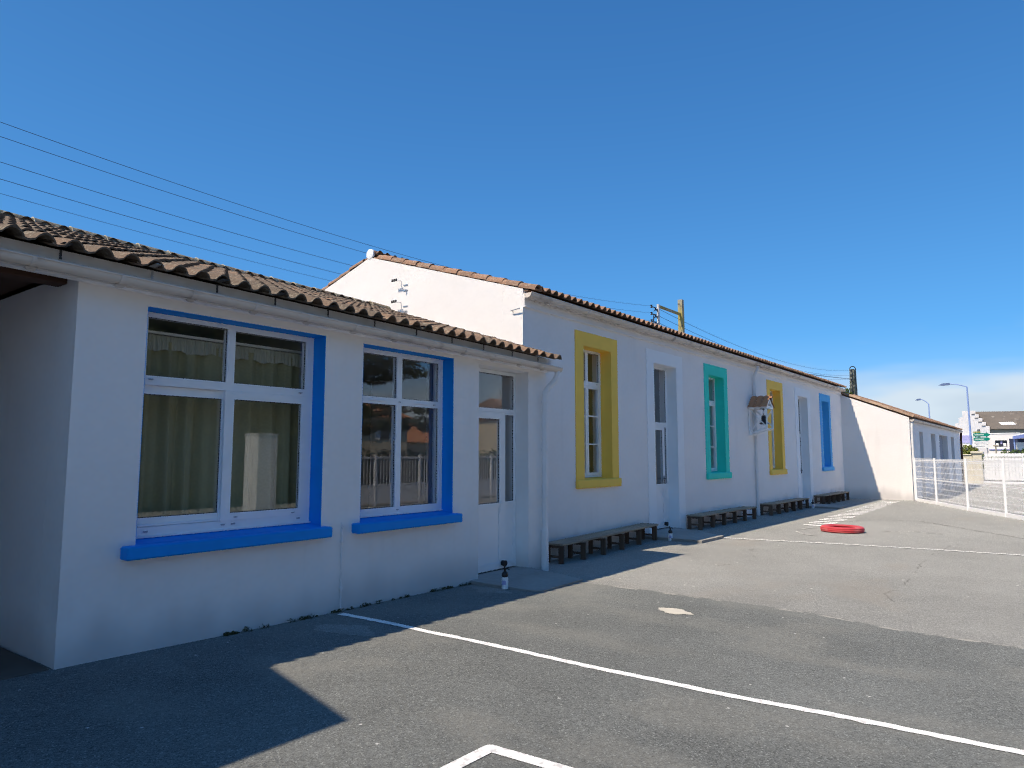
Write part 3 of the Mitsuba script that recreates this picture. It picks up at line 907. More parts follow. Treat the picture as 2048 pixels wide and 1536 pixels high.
for Mx, name in ((MB, 0), (MBR, 1)):
    for k in range(11):
        L = np.eye(4)
        L[:3, 3] = [k * 0.345 - 0.02, Mx[1, 1] * (GY + 0.085 + rt.normal(0, 0.004)), -0.012]
        ang = -0.05
        R_ = np.eye(4)
        R_[0, 0], R_[0, 2], R_[2, 0], R_[2, 2] = math.cos(0.04), math.sin(0.04), -math.sin(0.04), math.cos(0.04)
        scene[fastnum(roofb + '__rake_tile')] = {**mikit.ply(RAKE, 'm_tile_main', 40), 'to_world': T((Mx @ L @ R_).tolist())}
for k in range(52):
    A = np.eye(4)
    A[:3, 0], A[:3, 1], A[:3, 2] = [0, 1, 0], [-1, 0, 0], [0, 0, 1]
    A[:3, 3] = [RXB, GY + 0.02 + k * 0.4, apex + 0.02]
    scene[fastnum(roofb + '__ridge_tile')] = {**mikit.ply(RID, 'm_tile_main', 40), 'to_world': T(A.tolist())}
cap = lathe([(0, 0), (0.085, 0), (0.098, 0.012), (0.098, 0.05), (0.085, 0.06), (0, 0.06)], 24)
cap.apply_transform(trimesh.transformations.rotation_matrix(math.pi / 2, [1, 0, 0]))
cap.apply_translation([RXB, GY + 0.045, apex + 0.03])
put('ridge_end_cap', cap, 'm_mortar' if False else 'm_white_surround', roofb, smooth=40, label='white mortar disc closing the ridge')

# frieze under the eave, with dentils
put('frieze', [bx(0.001, 0.03, GY + 0.002, YE - 0.003, 3.842, 4.055), bev(0.03, 0.05, GY + 0.002, YE - 0.003, 3.845, 3.862, 0.004), bx(0.03, 0.06, GY + 0.002, YE - 0.003, 3.99, 4.055)], 'm_stucco', B)
dm = [bev(0.031, 0.052, y, y + 0.07, 3.945, 3.982, 0.006) for y in np.arange(GY + 0.1, YE - 0.1, 0.15)]
put('dentil_course', dm, 'm_stucco', B, kind='stuff')
GXB, GZB, GRB = 0.145, 4.035, 0.072
gutb = put('gutter', half_gutter(GXB, GZB, GY - 0.07, YE - 0.06, GRB), 'm_gutter', B, smooth=35)
y = GY + 0.45
while y < YE - 0.3:
    put('bracket', bracket(GXB, GZB, y, GRB, 0.06), 'm_gutter', gutb, smooth=35)
    y += 0.58 + 0.06 * math.sin(y * 3)
put('eave_board', bx(0.062, 0.075, GY + 0.01, YE - 0.01, 4.03, 4.085), 'm_beam', B)

for i, w in enumerate(WIN):
    o = (w, 0.99, w + 1.458, 3.698)
    inner = (w + 0.258, 1.10, w + 1.226, 3.455)
    col = WCOL[i]
    frame = ext_yz(sbox(w, 1.116, w + 1.458, 3.698).difference(sbox(inner[0] + 0.004, 1.0, inner[2] - 0.004, inner[3] - 0.004)), 0.001, 0.014)
    put('window_surround', [frame] + liner(*inner, 0.30), col, B, label=WNAM[i])
    sl = [bev(0.002, 0.065, w - 0.02, w + 1.475, 0.972, 1.118, 0.014), trimesh.convex.convex_hull(np.array([(-0.30, yy, zz) for yy in (inner[0] + .006, inner[2] - .006) for zz in (1.08, 1.14)] + [(0.0, yy, zz) for yy in (inner[0] + .006, inner[2] - .006) for zz in (1.08, 1.112)]))]
    put('window_sill', sl, col, B)
    a = w + 0.258
    TPs = [(a + 0.065, 2.875, a + 0.425, 3.40), (a + 0.515, 2.875, a + 0.903, 3.40)]
    LP = [(a + 0.115, 1.225, a + 0.42, 2.745), (a + 0.515, 1.225, a + 0.855, 2.745)]
    f = holes((a + 0.007, 1.142, a + 0.961, 3.448), TPs + [(a + 0.05, 1.175, a + 0.918, 2.80)])
    win = put('window', ext_yz(f, -0.275, -0.215), 'm_pvc', B)
    put('sash', [ext_yz(holes((a + 0.053, 1.178, a + 0.463, 2.797), [LP[0]]), -0.265, -0.212)] + [bx(-0.245, -0.222, LP[0][0], LP[0][2], z - 0.012, z + 0.012) for z in (1.736, 2.247)], 'm_pvc', win)
    put('sash', [ext_yz(holes((a + 0.466, 1.178, a + 0.915, 2.797), [LP[1]]), -0.265, -0.209)] + [bx(-0.245, -0.222, LP[1][0], LP[1][2], z - 0.012, z + 0.012) for z in (1.736, 2.247)], 'm_pvc', win)
    glass(win, -0.24, TPs)
    glass(win, -0.2475, LP)
    put('gasket', gaskets(-0.236, TPs), 'm_gasket', win)
    put('drain_cap', [bx(-0.214, -0.208, a + 0.80, a + 0.835, 2.83, 2.842)], 'm_grey_panel', win)

for i, d in enumerate(DOOR):
    a, b = d + 0.318, d + 1.405
    put('door_surround', [ext_yz(sbox(d, -0.25, d + 1.72, 3.698).difference(sbox(a + 0.004, -1, b - 0.004, 3.433)), 0.001, 0.013)] + liner(a, -0.3, b, 3.437, 0.30), 'm_white_surround', B, label='white painted door surround')
    g = float(gz(0, a)) + 0.055
    TPd = (a + 0.06, 2.235, b - 0.055, 3.375)
    LGd = (a + 0.15, 0.93, b - 0.255, 2.07)
    SGd = (b - 0.155, 0.93, b - 0.065, 2.13)
    f = holes((a + 0.006, g, b - 0.006, 3.43), [TPd, (a + 0.05, g, b - 0.045, 2.17)])
    door = put('door', ext_yz(f, -0.285, -0.23), 'm_pvc', B, label='tall white glazed door')
    put('leaf', [ext_yz(holes((a + 0.053, g + 0.01, b - 0.192, 2.167), [LGd, (a + 0.17, g + 0.14, b - 0.27, 0.84)]), -0.28, -0.226), bx(-0.265, -0.238, a + 0.172, b - 0.272, g + 0.142, 0.838)], 'm_pvc', door)
    put('leaf', [ext_yz(holes((b - 0.188, g + 0.01, b - 0.048, 2.167), [SGd]), -0.28, -0.229)], 'm_pvc', door)
    glass(door, -0.25, [TPd])
    glass(door, -0.247, [LGd])
    glass(door, -0.252, [SGd])
    put('gasket', gaskets(-0.246, [TPd]) + gaskets(-0.243, [LGd]) + gaskets(-0.248, [SGd]), 'm_gasket', door)
    put('handle', [bev(-0.226, -0.214, b - 0.235, b - 0.205, 0.93, 1.10, 0.004), bev(-0.214, -0.165, b - 0.228, b - 0.212, 1.03, 1.045, 0.004), bev(-0.178, -0.163, b - 0.36, b - 0.212, 1.03, 1.046, 0.004)], 'm_black', door)
    put('door_stop', tube([(-0.226, b - 0.22, g + 0.09), (-0.165, b - 0.22, g + 0.085)], [0.035, 0.042], 12), 'm_black', door, smooth=40)

pp = [(GXB, 18.98, 3.955), (GXB, 18.98, 3.88), (0.11, 18.96, 3.78), (0.055, 18.95, 3.66), (0.055, 18.95, 3.5), (0.055, 18.95, 1.5), (0.055, 18.95, -0.09)]
pipe = put('downpipe', tube(pp, 0.042, 14), 'm_pipe', B, smooth=50)
for z in (3.33, 2.2, 1.1, 0.45):
    put('pipe_clip', lathe([(0.043, -0.02), (0.05, -0.02), (0.05, 0.02), (0.043, 0.02)], 16, (0.055, 18.95, z)), 'm_pipe', pipe, smooth=40)
# two insulator brackets on the gable and a stub
for i, z in enumerate((4.66, 4.27)):
    ib = put('insulator_bracket', [tube([(-2.645, GY - 0.001, z - 0.16), (-2.645, GY - 0.09, z - 0.15), (-2.645, GY - 0.11, z - 0.02), (-2.66, GY - 0.12, z - 0.01), (-2.87, GY - 0.13, z + 0.02)], 0.007, 8)]
             + [bx(-2.70, -2.59, GY - 0.012, GY - 0.001, z - 0.175, z - 0.155), bx(-2.70, -2.59, GY - 0.012, GY - 0.001, z - 0.075, z - 0.055)], 'm_zinc', B, label='upper iron bracket on the gable' if i == 0 else 'lower iron bracket on the gable')
    put('insulator', [lathe([(0, 0), (0.018, 0), (0.02, 0.012), (0.012, 0.02), (0.02, 0.03), (0.012, 0.045), (0, 0.05)], 12, (x, GY - 0.13, z - 0.0)) for x in (-2.86, -2.81, -2.76)], 'm_gasket', ib, smooth=40)
put('tie_stub', tube([(-0.20, GY + 0.01, 3.80), (-0.20, GY - 0.05, 3.80), (-0.02, GY - 0.06, 3.815)], 0.01, 8), 'm_zinc', B)

# ------------------------------------------------------------------ end wing
EW = thing('end_building', 'low white building across the far end with a sunlit blank gable', 'school building')
XE = 2.286
ZE0, EZE = 2.90, 2.90
sl = 0.415
ez = lambda x: EZE + (XE - x) * sl
Y1 = 46.1
put('gable_wall', ext_xz(Polygon([(0.002, -0.4), (XE, -0.4), (XE, EZE), (0.002, ez(0.002))]), YE, YE + 0.3), 'm_stucco', EW, label='blank white gable half in sun')
put('gable_wall', ext_xz(Polygon([(-5.0, -0.4), (0.0, -0.4), (0.0, ez(0)), (-2.0, ez(-2.0)), (-5.0, 3.5)]), YE + 0.002, YE + 0.3), 'm_stucco', EW)
pan = [(31.25, -0.4, 32.2, 2.45), (34.5, -0.4, 35.9, 2.45), (37.2, -0.4, 40.3, 2.45), (41.75, -0.4, 43.1, 2.45)]
put('wall', [ext_yz(holes((YE + 0.302, -0.4, Y1, EZE - 0.02), pan), XE - 0.3, XE - 0.002), ext_xz(Polygon([(-5.0, -0.4), (XE - 0.302, -0.4), (XE - 0.302, ez(XE - .302) - 0.03), (-2.0, ez(-2.0) - 0.03), (-5.0, 3.4)]), Y1 - 0.3, Y1 - 0.001)], 'm_stucco', EW)
for p in pan:
    put('shutter_panel', bx(XE - 0.30, XE - 0.22, p[0] + 0.002, p[2] - 0.002, -0.4, p[3] - 0.002), 'm_grey_panel', EW, label='grey panel in a recess')
rp = Polygon([(XE + 0.12, EZE - 0.02), (-2.0, ez(-2.0) + 0.02), (-5.2, 3.45), (-5.2, 3.40), (-2.0, ez(-2.0) - 0.03), (XE + 0.12, EZE - 0.06)])
re_ = put('roof', ext_xz(rp, YE + 0.03, Y1 + 0.1), 'm_tile_main', EW)
ct, st = 1 / math.hypot(1, sl), sl / math.hypot(1, sl)
M = np.eye(4)
M[:3, 0], M[:3, 1], M[:3, 2], M[:3, 3] = [-ct, 0, st], [0, -1, 0], [st, 0, ct], [XE + 0.14, YE + 0.05, EZE + 0.0]
RK = half_round(0.09, 0.44, 8)
for k in range(7):
    L = np.eye(4)
    L[:3, 3] = [k * 0.37, 0, 0.004 + 0.006 * (k % 2)]
    scene[fastnum(re_ + '__rake_tile')] = {**mikit.ply(RK, 'm_tile_tan', 40), 'to_world': T((M @ L).tolist())}
fld = []
Mf = M.copy()
Mf[1, 3] = 0
for yc in np.arange(YE + 0.2, Y1, 0.1905):
    for c in range(13):
        t = TILE.copy()
        L = np.eye(4)
        L[:3, 3] = [c * 0.37, -yc, 0.0]
        t.apply_transform(Mf @ L)
        fld.append(t)
put('tile_field', fld, 'm_tile_main', re_, smooth=50, kind='stuff')
ge = put('gutter', half_gutter(XE + 0.085, EZE - 0.075, YE + 0.02, Y1, 0.07), 'm_gutter', EW, smooth=35)
put('downpipe', tube([(XE + 0.085, YE + 0.12, EZE - 0.15), (XE + 0.06, YE + 0.11, EZE - 0.3), (XE + 0.05, YE + 0.1, EZE - 0.45), (XE + 0.05, YE + 0.1, -0.1)], 0.045, 12), 'm_pipe', EW, smooth=50)
put('downpipe', tube([(XE + 0.085, Y1 - 0.1, EZE - 0.15), (XE + 0.06, Y1 - 0.1, EZE - 0.5), (XE + 0.05, Y1 - 0.1, -0.1)], 0.05, 10), 'm_beam', EW, smooth=50)

# hall outside the left edge of the frame; its roof casts the pointed shadow on the yard
H = thing('school_hall', 'white hall left of the frame that throws the pointed shadow at the lower left', 'school building')
hx, hy, hz = 2.18, -0.17, 3.60
put('wall', [ext_xz(Polygon([(-6, -0.3), (hx - 0.3, -0.3), (hx - 0.3, hz - 0.05), (-3, hz + (hx + 3) * 0.28 - 0.1), (-6, hz + 0.3)]), hy - 0.5, hy - 0.25), bx(hx - 0.55, hx - 0.3, -16, hy - 0.502, -0.3, hz - 0.05)], 'm_stucco', H)
put('roof', ext_xz(Polygon([(hx, hz), (-3, hz + (hx + 3) * 0.28), (-8, hz + 0.1), (-8, hz), (-3, hz + (hx + 3) * 0.28 - 0.09), (hx, hz - 0.09)]), -16, hy), 'm_tile_old', H)

# ------------------------------------------------------------------ bell cage
cx0, cx1, cy0, cy1 = 0.012, 0.50, 18.53, 19.08
C = thing('bell_cage', 'small white wooden bell cage with orange tiled roof on the facade', 'bell cage')
zb0, zb1, zt = 2.07, 2.26, 2.80
zb = lambda x: zb0 + (zb1 - zb0) * (x - cx0) / (cx1 - cx0)
pw = 0.030
for x in (cx0, cx1 - pw):
    for y in (cy0, cy1 - pw):
        put('post', bev(x, x + pw, y, y + pw, zb(x), zt - 0.036, 0.003), 'm_pvc', C)
put('rail', [bev(cx0, cx1, cy0, cy0 + pw, zt - 0.035, zt, 0.003), bev(cx0, cx1, cy1 - pw, cy1, zt - 0.035, zt, 0.003), bev(cx1 - pw, cx1, cy0 + pw + .001, cy1 - pw - .001, zt - 0.035, zt, 0.003), bev(cx0, cx0 + pw, cy0 + pw + .001, cy1 - pw - .001, zt - 0.035, zt, 0.003)], 'm_pvc', C)


def bar(a, b, t, m='m_pvc', name='brace'):
    return tube([a, b], t, 4)


for y in (cy0 + 0.014, cy1 - 0.020):
    put('brace', tube([(cx0 + 0.03, y, zb0 + 0.04), (cx1 - 0.03, y, zt - 0.05)], 0.014, 4), 'm_pvc', C)
    put('brace', tube([(cx0 + 0.03, y + 0.006, zt - 0.05), (cx1 - 0.03, y + 0.006, zb1 + 0.03)], 0.014, 4), 'm_pvc', C)
for y in (cy0, cy1 - pw):
    put('rail', trimesh.convex.convex_hull(np.array([(cx0 + pw, y + a * pw, zb(cx0 + pw) + h) for a in (0.02, 0.98) for h in (-0.001, 0.032)] + [(cx1 - pw, y + a * pw, zb(cx1 - pw) + h) for a in (0.02, 0.98) for h in (-0.001, 0.032)])), 'm_pvc', C)
for x in np.linspace(cx0 + 0.01, cx1 - 0.05, 7):
    put('slat', bev(x, x + 0.042, cy0 - 0.012, cy1 + 0.012, zb(x) - 0.020, zb(x) - 0.003, 0.003), 'm_pvc', C)
ym, zr = (cy0 + cy1) / 2, 3.055
put('gable_board', ext_yz(Polygon([(cy0 + 0.01, zt + 0.002), (cy1 - 0.01, zt + 0.002), (ym, zr - 0.035)]), cx0 + 0.002, cx0 + 0.015), 'm_pvc', C)
put('gable_board', ext_yz(Polygon([(cy0, zt + 0.002), (cy1, zt + 0.002), (ym, zr - 0.03)]).difference(Polygon([(cy0 + 0.10, zt + 0.03), (cy1 - 0.10, zt + 0.03), (ym, zr - 0.085)])), cx1 - 0.03, cx1 - 0.002), 'm_pvc', C)
rl_ = math.hypot(ym - cy0 + 0.05, zr - zt + 0.03)
rc = put('roof', [trimesh.convex.convex_hull(np.array([(x, cy0 - 0.04, zt - 0.005) for x in (cx0, cx1 - 0.005)] + [(x, cy0 - 0.04, zt + 0.006) for x in (cx0, cx1 - 0.005)] + [(x, ym, zr - 0.025) for x in (cx0, cx1 - 0.005)] + [(x, ym - 0.005, zr - 0.010) for x in (cx0, cx1 - 0.005)])),
                  trimesh.convex.convex_hull(np.array([(x, cy1 + 0.04, zt - 0.005) for x in (cx0, cx1 - 0.005)] + [(x, cy1 + 0.04, zt + 0.006) for x in (cx0, cx1 - 0.005)] + [(x, ym + 0.001, zr - 0.025) for x in (cx0, cx1 - 0.005)] + [(x, ym + 0.006, zr - 0.010) for x in (cx0, cx1 - 0.005)]))], 'm_pvc', C)
ct2 = half_round(0.085, rl_ + 0.03, 8, 0.012, 0.92)
for sgn in (1, -1):
    u = np.array([0, sgn * (ym - cy0 + 0.05), zr - zt + 0.03])
    u /= np.linalg.norm(u)
    for k in range(3):
        A = np.eye(4)
        A[:3, 0] = u
        A[:3, 2] = np.array([0, -sgn * u[2], abs(u[1])])
        A[:3, 1] = np.cross(A[:3, 2], A[:3, 0])
        A[:3, 3] = [cx0 + 0.085 + k * 0.17, ym - sgn * (ym - cy0 + 0.065), zt - 0.004]
        t = ct2.copy()
        t.apply_transform(A @ np.diag([1, 1, 0.4, 1]))
        put('tile', t, 'm_tile_orange', rc, smooth=40)
rd = half_round(0.042, 0.56, 8, 0.012, 0.98)
A = np.eye(4)
A[:3, 3] = [cx0 + 0.002, ym, zr - 0.005]
rd.apply_transform(A)
put('ridge_tile', rd, 'm_tile_orange', rc, smooth=40)
bell = thing('bell', 'black metal bell hanging inside the white cage', 'bell')
bm = lathe([(0, 0.235), (0.04, 0.23), (0.06, 0.20), (0.068, 0.12), (0.085, 0.05), (0.125, 0.0), (0.118, 0.0), (0.078, 0.05), (0.06, 0.12), (0.05, 0.19), (0, 0.21)], 28, (0.33, ym, 2.36))
put('body', bm, 'm_black', bell, smooth=40)
put('hanger', [tube([(0.33, ym, 2.59), (0.33, ym, 2.78)], 0.012, 8), bx(0.30, 0.36, cy0 + 0.04, cy1 - 0.04, 2.745, 2.763)], 'm_black', bell)
put('clapper', [tube([(0.33, ym, 2.56), (0.33, ym, 2.37)], 0.006, 6), trimesh.creation.icosphere(2, 0.025).apply_translation([0.33, ym, 2.355])], 'm_zinc', bell)

# ------------------------------------------------------------------ benches
bspots = [(9.02, 12.30, 'long low wooden bench under the yellow window nearest the gable'), (14.36, 17.86, 'low wooden bench under the teal window'),
          (19.08, 22.64, 'low wooden bench under the yellow window behind the bell cage'), (24.46, 27.95, 'farthest low wooden bench, under the light blue window')]
for y0, y1, lab in bspots:
    b = thing('bench', lab, 'bench', 'low wooden benches along the facade')
    g = float(gz(0.2, (y0 + y1) / 2))
    h = 0.305
    dz = 0.02 if y0 < 10 else 0.0
    def tl(m):
        v = m.vertices.copy()
        v[:, 2] += (gz(0.2, v[:, 1]) - g)
        m.vertices = v
        return m
    zt_ = g + h
    put('seat', tl(bev(0.035, 0.205, y0, y1, zt_ - 0.03, zt_, 0.005)), 'm_bench_top', b)
    put('seat', tl(bev(0.209, 0.385, y0, y1, zt_ - 0.03, zt_ + 0.002, 0.005)), 'm_bench_top', b)
    put('rail', tl(bx(0.33, 0.352, y0 + 0.07, y1 - 0.07, zt_ - 0.0325, zt_ - 0.031)), 'm_bench_leg', b)
    for k in range(6):
        y = y0 + 0.02 + k * (y1 - y0 - 0.11) / 5
        gg = float(gz(0.2, y))
        top = gg + h - 0.032
        put('leg', bev(0.285, 0.378, y, y + 0.032, gg - 0.005, top, 0.004), 'm_bench_leg', b)
        put('leg', bev(0.045, 0.125, y, y + 0.032, gg - 0.005, top, 0.004), 'm_bench_leg', b)
        put('stretcher', [bx(0.126, 0.284, y + 0.005, y + 0.028, gg + 0.085, gg + 0.12), bx(0.126, 0.284, y + 0.005, y + 0.028, top - 0.04, top - 0.002)], 'm_bench_leg', b)

# ------------------------------------------------------------------ pump bottles
for (x, y, lab) in ((1.20, 6.57, 'nearest white pump bottle with black top, in front of the wing door'), (0.62, 12.30, 'white pump bottle with black top at the middle door'), (0.50, 22.55, 'farthest white pump bottle, between the last two benches')):
    b = thing('pump_bottle', lab, 'pump bottle', 'white pump bottles by the doors')
    z = float(gz(x, y)) + (0.012 if y < 8 else 0.002)
    put('body', lathe([(0, 0), (0.036, 0), (0.039, 0.006), (0.039, 0.125), (0.034, 0.137), (0, 0.14)], 24, (x, y, z)), 'm_pvc', b, smooth=40)
    put('label', trimesh.Trimesh(*(lambda a: (np.vstack([np.stack([x + 0.0397 * np.cos(a), y + 0.0397 * np.sin(a), np.full(len(a), z + h)], 1) for h in (0.05, 0.10)]), [(i, i + 1, len(a) + i + 1) for i in range(len(a) - 1)] + [(i, len(a) + i + 1, len(a) + i) for i in range(len(a) - 1)]))(np.linspace(-1.9, -0.6, 10)), process=False), 'm_violet', b, smooth=True)
    put('pump', [lathe([(0, 0.14), (0.033, 0.14), (0.038, 0.15), (0.037, 0.18), (0.022, 0.20), (0.012, 0.205), (0.012, 0.225), (0.02, 0.227), (0.02, 0.243), (0, 0.246)], 20, (x, y, z)),
                 tube([(x, y, z + 0.235), (x + 0.035, y + 0.012, z + 0.236), (x + 0.05, y + 0.017, z + 0.222)], 0.007, 8), tube([(x - 0.005, y, z + 0.24), (x - 0.012, y - 0.003, z + 0.268)], 0.008, 8)], 'm_black', b, smooth=40)

# ------------------------------------------------------------------ red tyre
tx, ty = 2.80, 15.93
prof = [(a_, b_ * 0.8) for a_, b_ in [(0.255, 0.025), (0.262, 0.006), (0.30, 0.0), (0.375, 0.004), (0.408, 0.018), (0.42, 0.035), (0.412, 0.052), (0.424, 0.064), (0.424, 0.088), (0.412, 0.098), (0.418, 0.118), (0.40, 0.138), (0.365, 0.150), (0.31, 0.150), (0.272, 0.140), (0.258, 0.124), (0.258, 0.115), (0.30, 0.10), (0.33, 0.08), (0.30, 0.05), (0.255, 0.025)]]
tyre = thing('tyre', 'red painted tyre lying flat on the pale asphalt', 'tyre')
put('tread', lathe(prof, 64, (tx, ty, float(gz(tx, ty)) + 0.001)), 'm_red', tyre, smooth=35)

# ------------------------------------------------------------------ mesh fence
FN = thing('mesh_fence', 'white welded mesh fence with posts at the right of the yard', 'fence')
posts = [(2.40, 28.86), (3.236, 27.03), (4.312, 24.6), (5.317, 22.55), (6.36, 20.45), (7.40, 18.35)]
FT = 1.404
for i, (x, y) in enumerate(posts):
    g = float(gz(x, y))
    put('post', [bev(x - 0.03, x + 0.03, y - 0.03, y + 0.03, g - 0.02, FT + 0.01, 0.004), bev(x - 0.034, x + 0.034, y - 0.034, y + 0.034, FT + 0.011, FT + 0.026, 0.006)], 'm_fence', FN)
for (a, b) in zip(posts[:-1], posts[1:]):
    a, b = np.array(a), np.array(b)
    L = np.linalg.norm(b - a)
    u = (b - a) / L
    g0, g1 = float(gz(*a)), float(gz(*b))
    R_ = np.eye(4)
    R_[:2, 0], R_[:2, 1] = u, [-u[1], u[0]]
    R_[:3, 3] = [a[0], a[1], 0]
    ms = []
    zb_ = g0 + 0.13
    n = int((L - 0.12) / 0.05)
    for k in range(n + 1):
        s = 0.06 + (L - 0.12) * k / n
        ms.append(bx(s - 0.002, s + 0.002, -0.002, 0.002, zb_, FT - 0.005))
    for z in np.linspace(zb_ + 0.05, FT - 0.11, 8):
        ms.append(bx(0.035, L - 0.035, 0.003, 0.011, z - 0.007, z + 0.007))
    for zc in (FT - 0.055, 0.70):
        ms.append(trimesh.convex.convex_hull(np.array([(s, yy, zz) for s in (0.035, L - 0.035) for yy, zz in ((0.004, zc - 0.02), (0.024, zc), (0.004, zc + 0.02), (0.022, zc - 0.004))])))
    ms.append(bx(0.035, L - 0.035, -0.006, 0.006, FT - 0.014, FT))
    m = trimesh.util.concatenate(ms)
    m.apply_transform(R_)
    put('mesh_panel', m, 'm_fence', FN)
    pl = bx(0.032, L - 0.032, -0.025, 0.025, min(g0, g1) - 0.05, zb_ - 0.02)
    pl.apply_transform(R_)
    put('plinth', pl, 'm_fence', FN)

# ------------------------------------------------------------------ boundary wall, pillar, gate
GB = -0.148
put('boundary_wall', [bx(-8, 2.50, 50.15, 50.4, GB - 0.2, 1.50), bev(-8, 2.48, 50.08, 50.47, 1.503, 1.58, 0.02)], 'm_wall_beige', cat='wall', label='low beige boundary wall left of the gate pillar')
gp = thing('gate_pillar', 'pale square gate pillar with flat cap, left of the white gate', 'pillar')
put('shaft', bx(2.52, 2.98, 50.0, 50.46, GB - 0.2, 1.60), 'm_wall_beige', gp)
put('cap', bev(2.43, 3.07, 49.9, 50.56, 1.602, 1.74, 0.03), 'm_wall_beige', gp)
gt = thing('sliding_gate', 'white ribbed metal gate beyond the mesh fence', 'gate')
fr = []
for x0, x1 in ((3.06, 4.98), (5.06, 7.0), (7.08, 9.0)):
    put('frame', [bx(x0, x1, 50.10, 50.16, z0, z1) for z0, z1 in ((0.06, 0.14), (0.80, 0.88), (1.42, 1.48))] + [bx(x, x + 0.06, 50.095, 50.165, 0.06, 1.50) for x in (x0, x1 - 0.06)], 'm_fence', gt)
    for k in range(int((x1 - x0) / 0.16)):
        x = x0 + 0.07 + k * 0.16
        put('slat', [bev(x, x + 0.150, 50.11, 50.14, 0.142, 0.798, 0.012), bev(x, x + 0.150, 50.11, 50.14, 0.882, 1.378, 0.012), bx(x, x + 0.15, 50.12, 50.14, 1.482, 1.62)], 'm_fence', gt)
put('track', bx(2.98, 9.2, 50.05, 50.25, GB, GB + 0.12), 'm_fence', gt)


# ------------------------------------------------------------------ foliage
def leaf_cloud(centers, radii, n, size, seed, squash=1.0):
    r = np.random.default_rng(seed)
    P = []
    for c, rad in zip(centers, radii):
        q = r.normal(size=(n, 3))
        q /= np.linalg.norm(q, axis=1, keepdims=True)
        q *= (r.random(n) ** 0.4)[:, None]
        P.append(np.asarray(c) + q * np.asarray(rad))
    P = np.vstack(P)
    m = len(P)
    d = r.normal(size=(m, 3))
    d /= np.linalg.norm(d, axis=1, keepdims=True)
    e = np.cross(d, r.normal(size=(m, 3)))
    e /= np.linalg.norm(e, axis=1, keepdims=True)
    s = size * (0.6 + 0.8 * r.random(m))[:, None]
    V = np.stack([P - d * s, P + e * s * 0.45, P + d * s, P - e * s * 0.45], 1).reshape(-1, 3)
    i = np.arange(m) * 4
    F = np.concatenate([np.stack([i, i + 1, i + 2], 1), np.stack([i, i + 2, i + 3], 1)])
    return trimesh.Trimesh(V, F, process=False)


sh = thing('shrub', 'yellow green rounded shrub behind the boundary wall', 'shrub')
put('foliage', leaf_cloud([(1.35, 55, 1.0), (1.9, 55.1, 1.45), (0.9, 54.8, 0.7), (2.3, 55, 1.1), (0.3, 55, 0.4)], [(0.9, .9, .9), (0.7, .8, .75), (.9, .9, .8), (.6, .7, .7), (.9, .9, .7)], 1500, 0.09, 2), 'm_leaf_yellow', sh)
put('stem', tube([(1.4, 55, GB), (1.5, 55, 1.0)], 0.05, 8), 'm_bark', sh)
for i, (xa, xb, lab) in enumerate(((3.3, 4.0, 'dark green hedge bush above the gate, left one'), (4.0, 5.0, 'dark green hedge bush above the gate, under the shop window'), (5.0, 6.6, 'dark green hedge bush above the gate at the right edge'))):
    sh = thing('hedge_bush', lab, 'bush')
    xs = np.linspace(xa, xb, 3)
    hh = (1.35, 1.75, 1.5)[i]
    put('foliage', leaf_cloud([(x, 53.5, hh * 0.6) for x in xs], [(0.45, 0.5, hh * 0.5)] * 3, 900, 0.08, 20 + i), 'm_leaf', sh)
    put('stem', tube([(xs[1], 53.5, GB), (xs[1], 53.5, 0.8)], 0.05, 8), 'm_bark', sh)
pl = thing('roof_plant', 'dark leafy shrub showing above the far roof corner', 'shrub')
put('foliage', leaf_cloud([(0.05, 29.5, 3.98), (0.22, 29.5, 3.92), (0.12, 29.6, 4.08)], [(0.12, .14, .09)] * 3, 60, 0.045, 31), 'm_leaf', pl)
put('stem', tube([(0.1, 29.6, 3.7), (0.1, 29.5, 4.0)], 0.015, 6), 'm_bark', pl)
# weeds at the foot of the wing wall
r = np.random.default_rng(5)
P, R2 = [], []
for y in np.concatenate([(3.45, 3.55, 3.72, 4.15, 4.22, 4.3, 4.72, 4.9, 5.3, 5.9, 6.42, 6.5), r.uniform(3.2, 6.6, 26)]):
    k_ = r.uniform(0.35, 1.15)
    q = WM[:3, :3] @ np.array([0.012 + 0.02 * k_, y, 0]) + WM[:3, 3]
    P.append((q[0], q[1], float(gz(q[0], q[1])) + 0.016 * k_))
    R2.append((0.028 * k_, 0.055 * k_, 0.028 * k_))
put('weeds', leaf_cloud(P, R2, 26, 0.013, 8), 'm_weed', kind='stuff', label='small green weeds along the foot of the wing wall', cat='weeds')

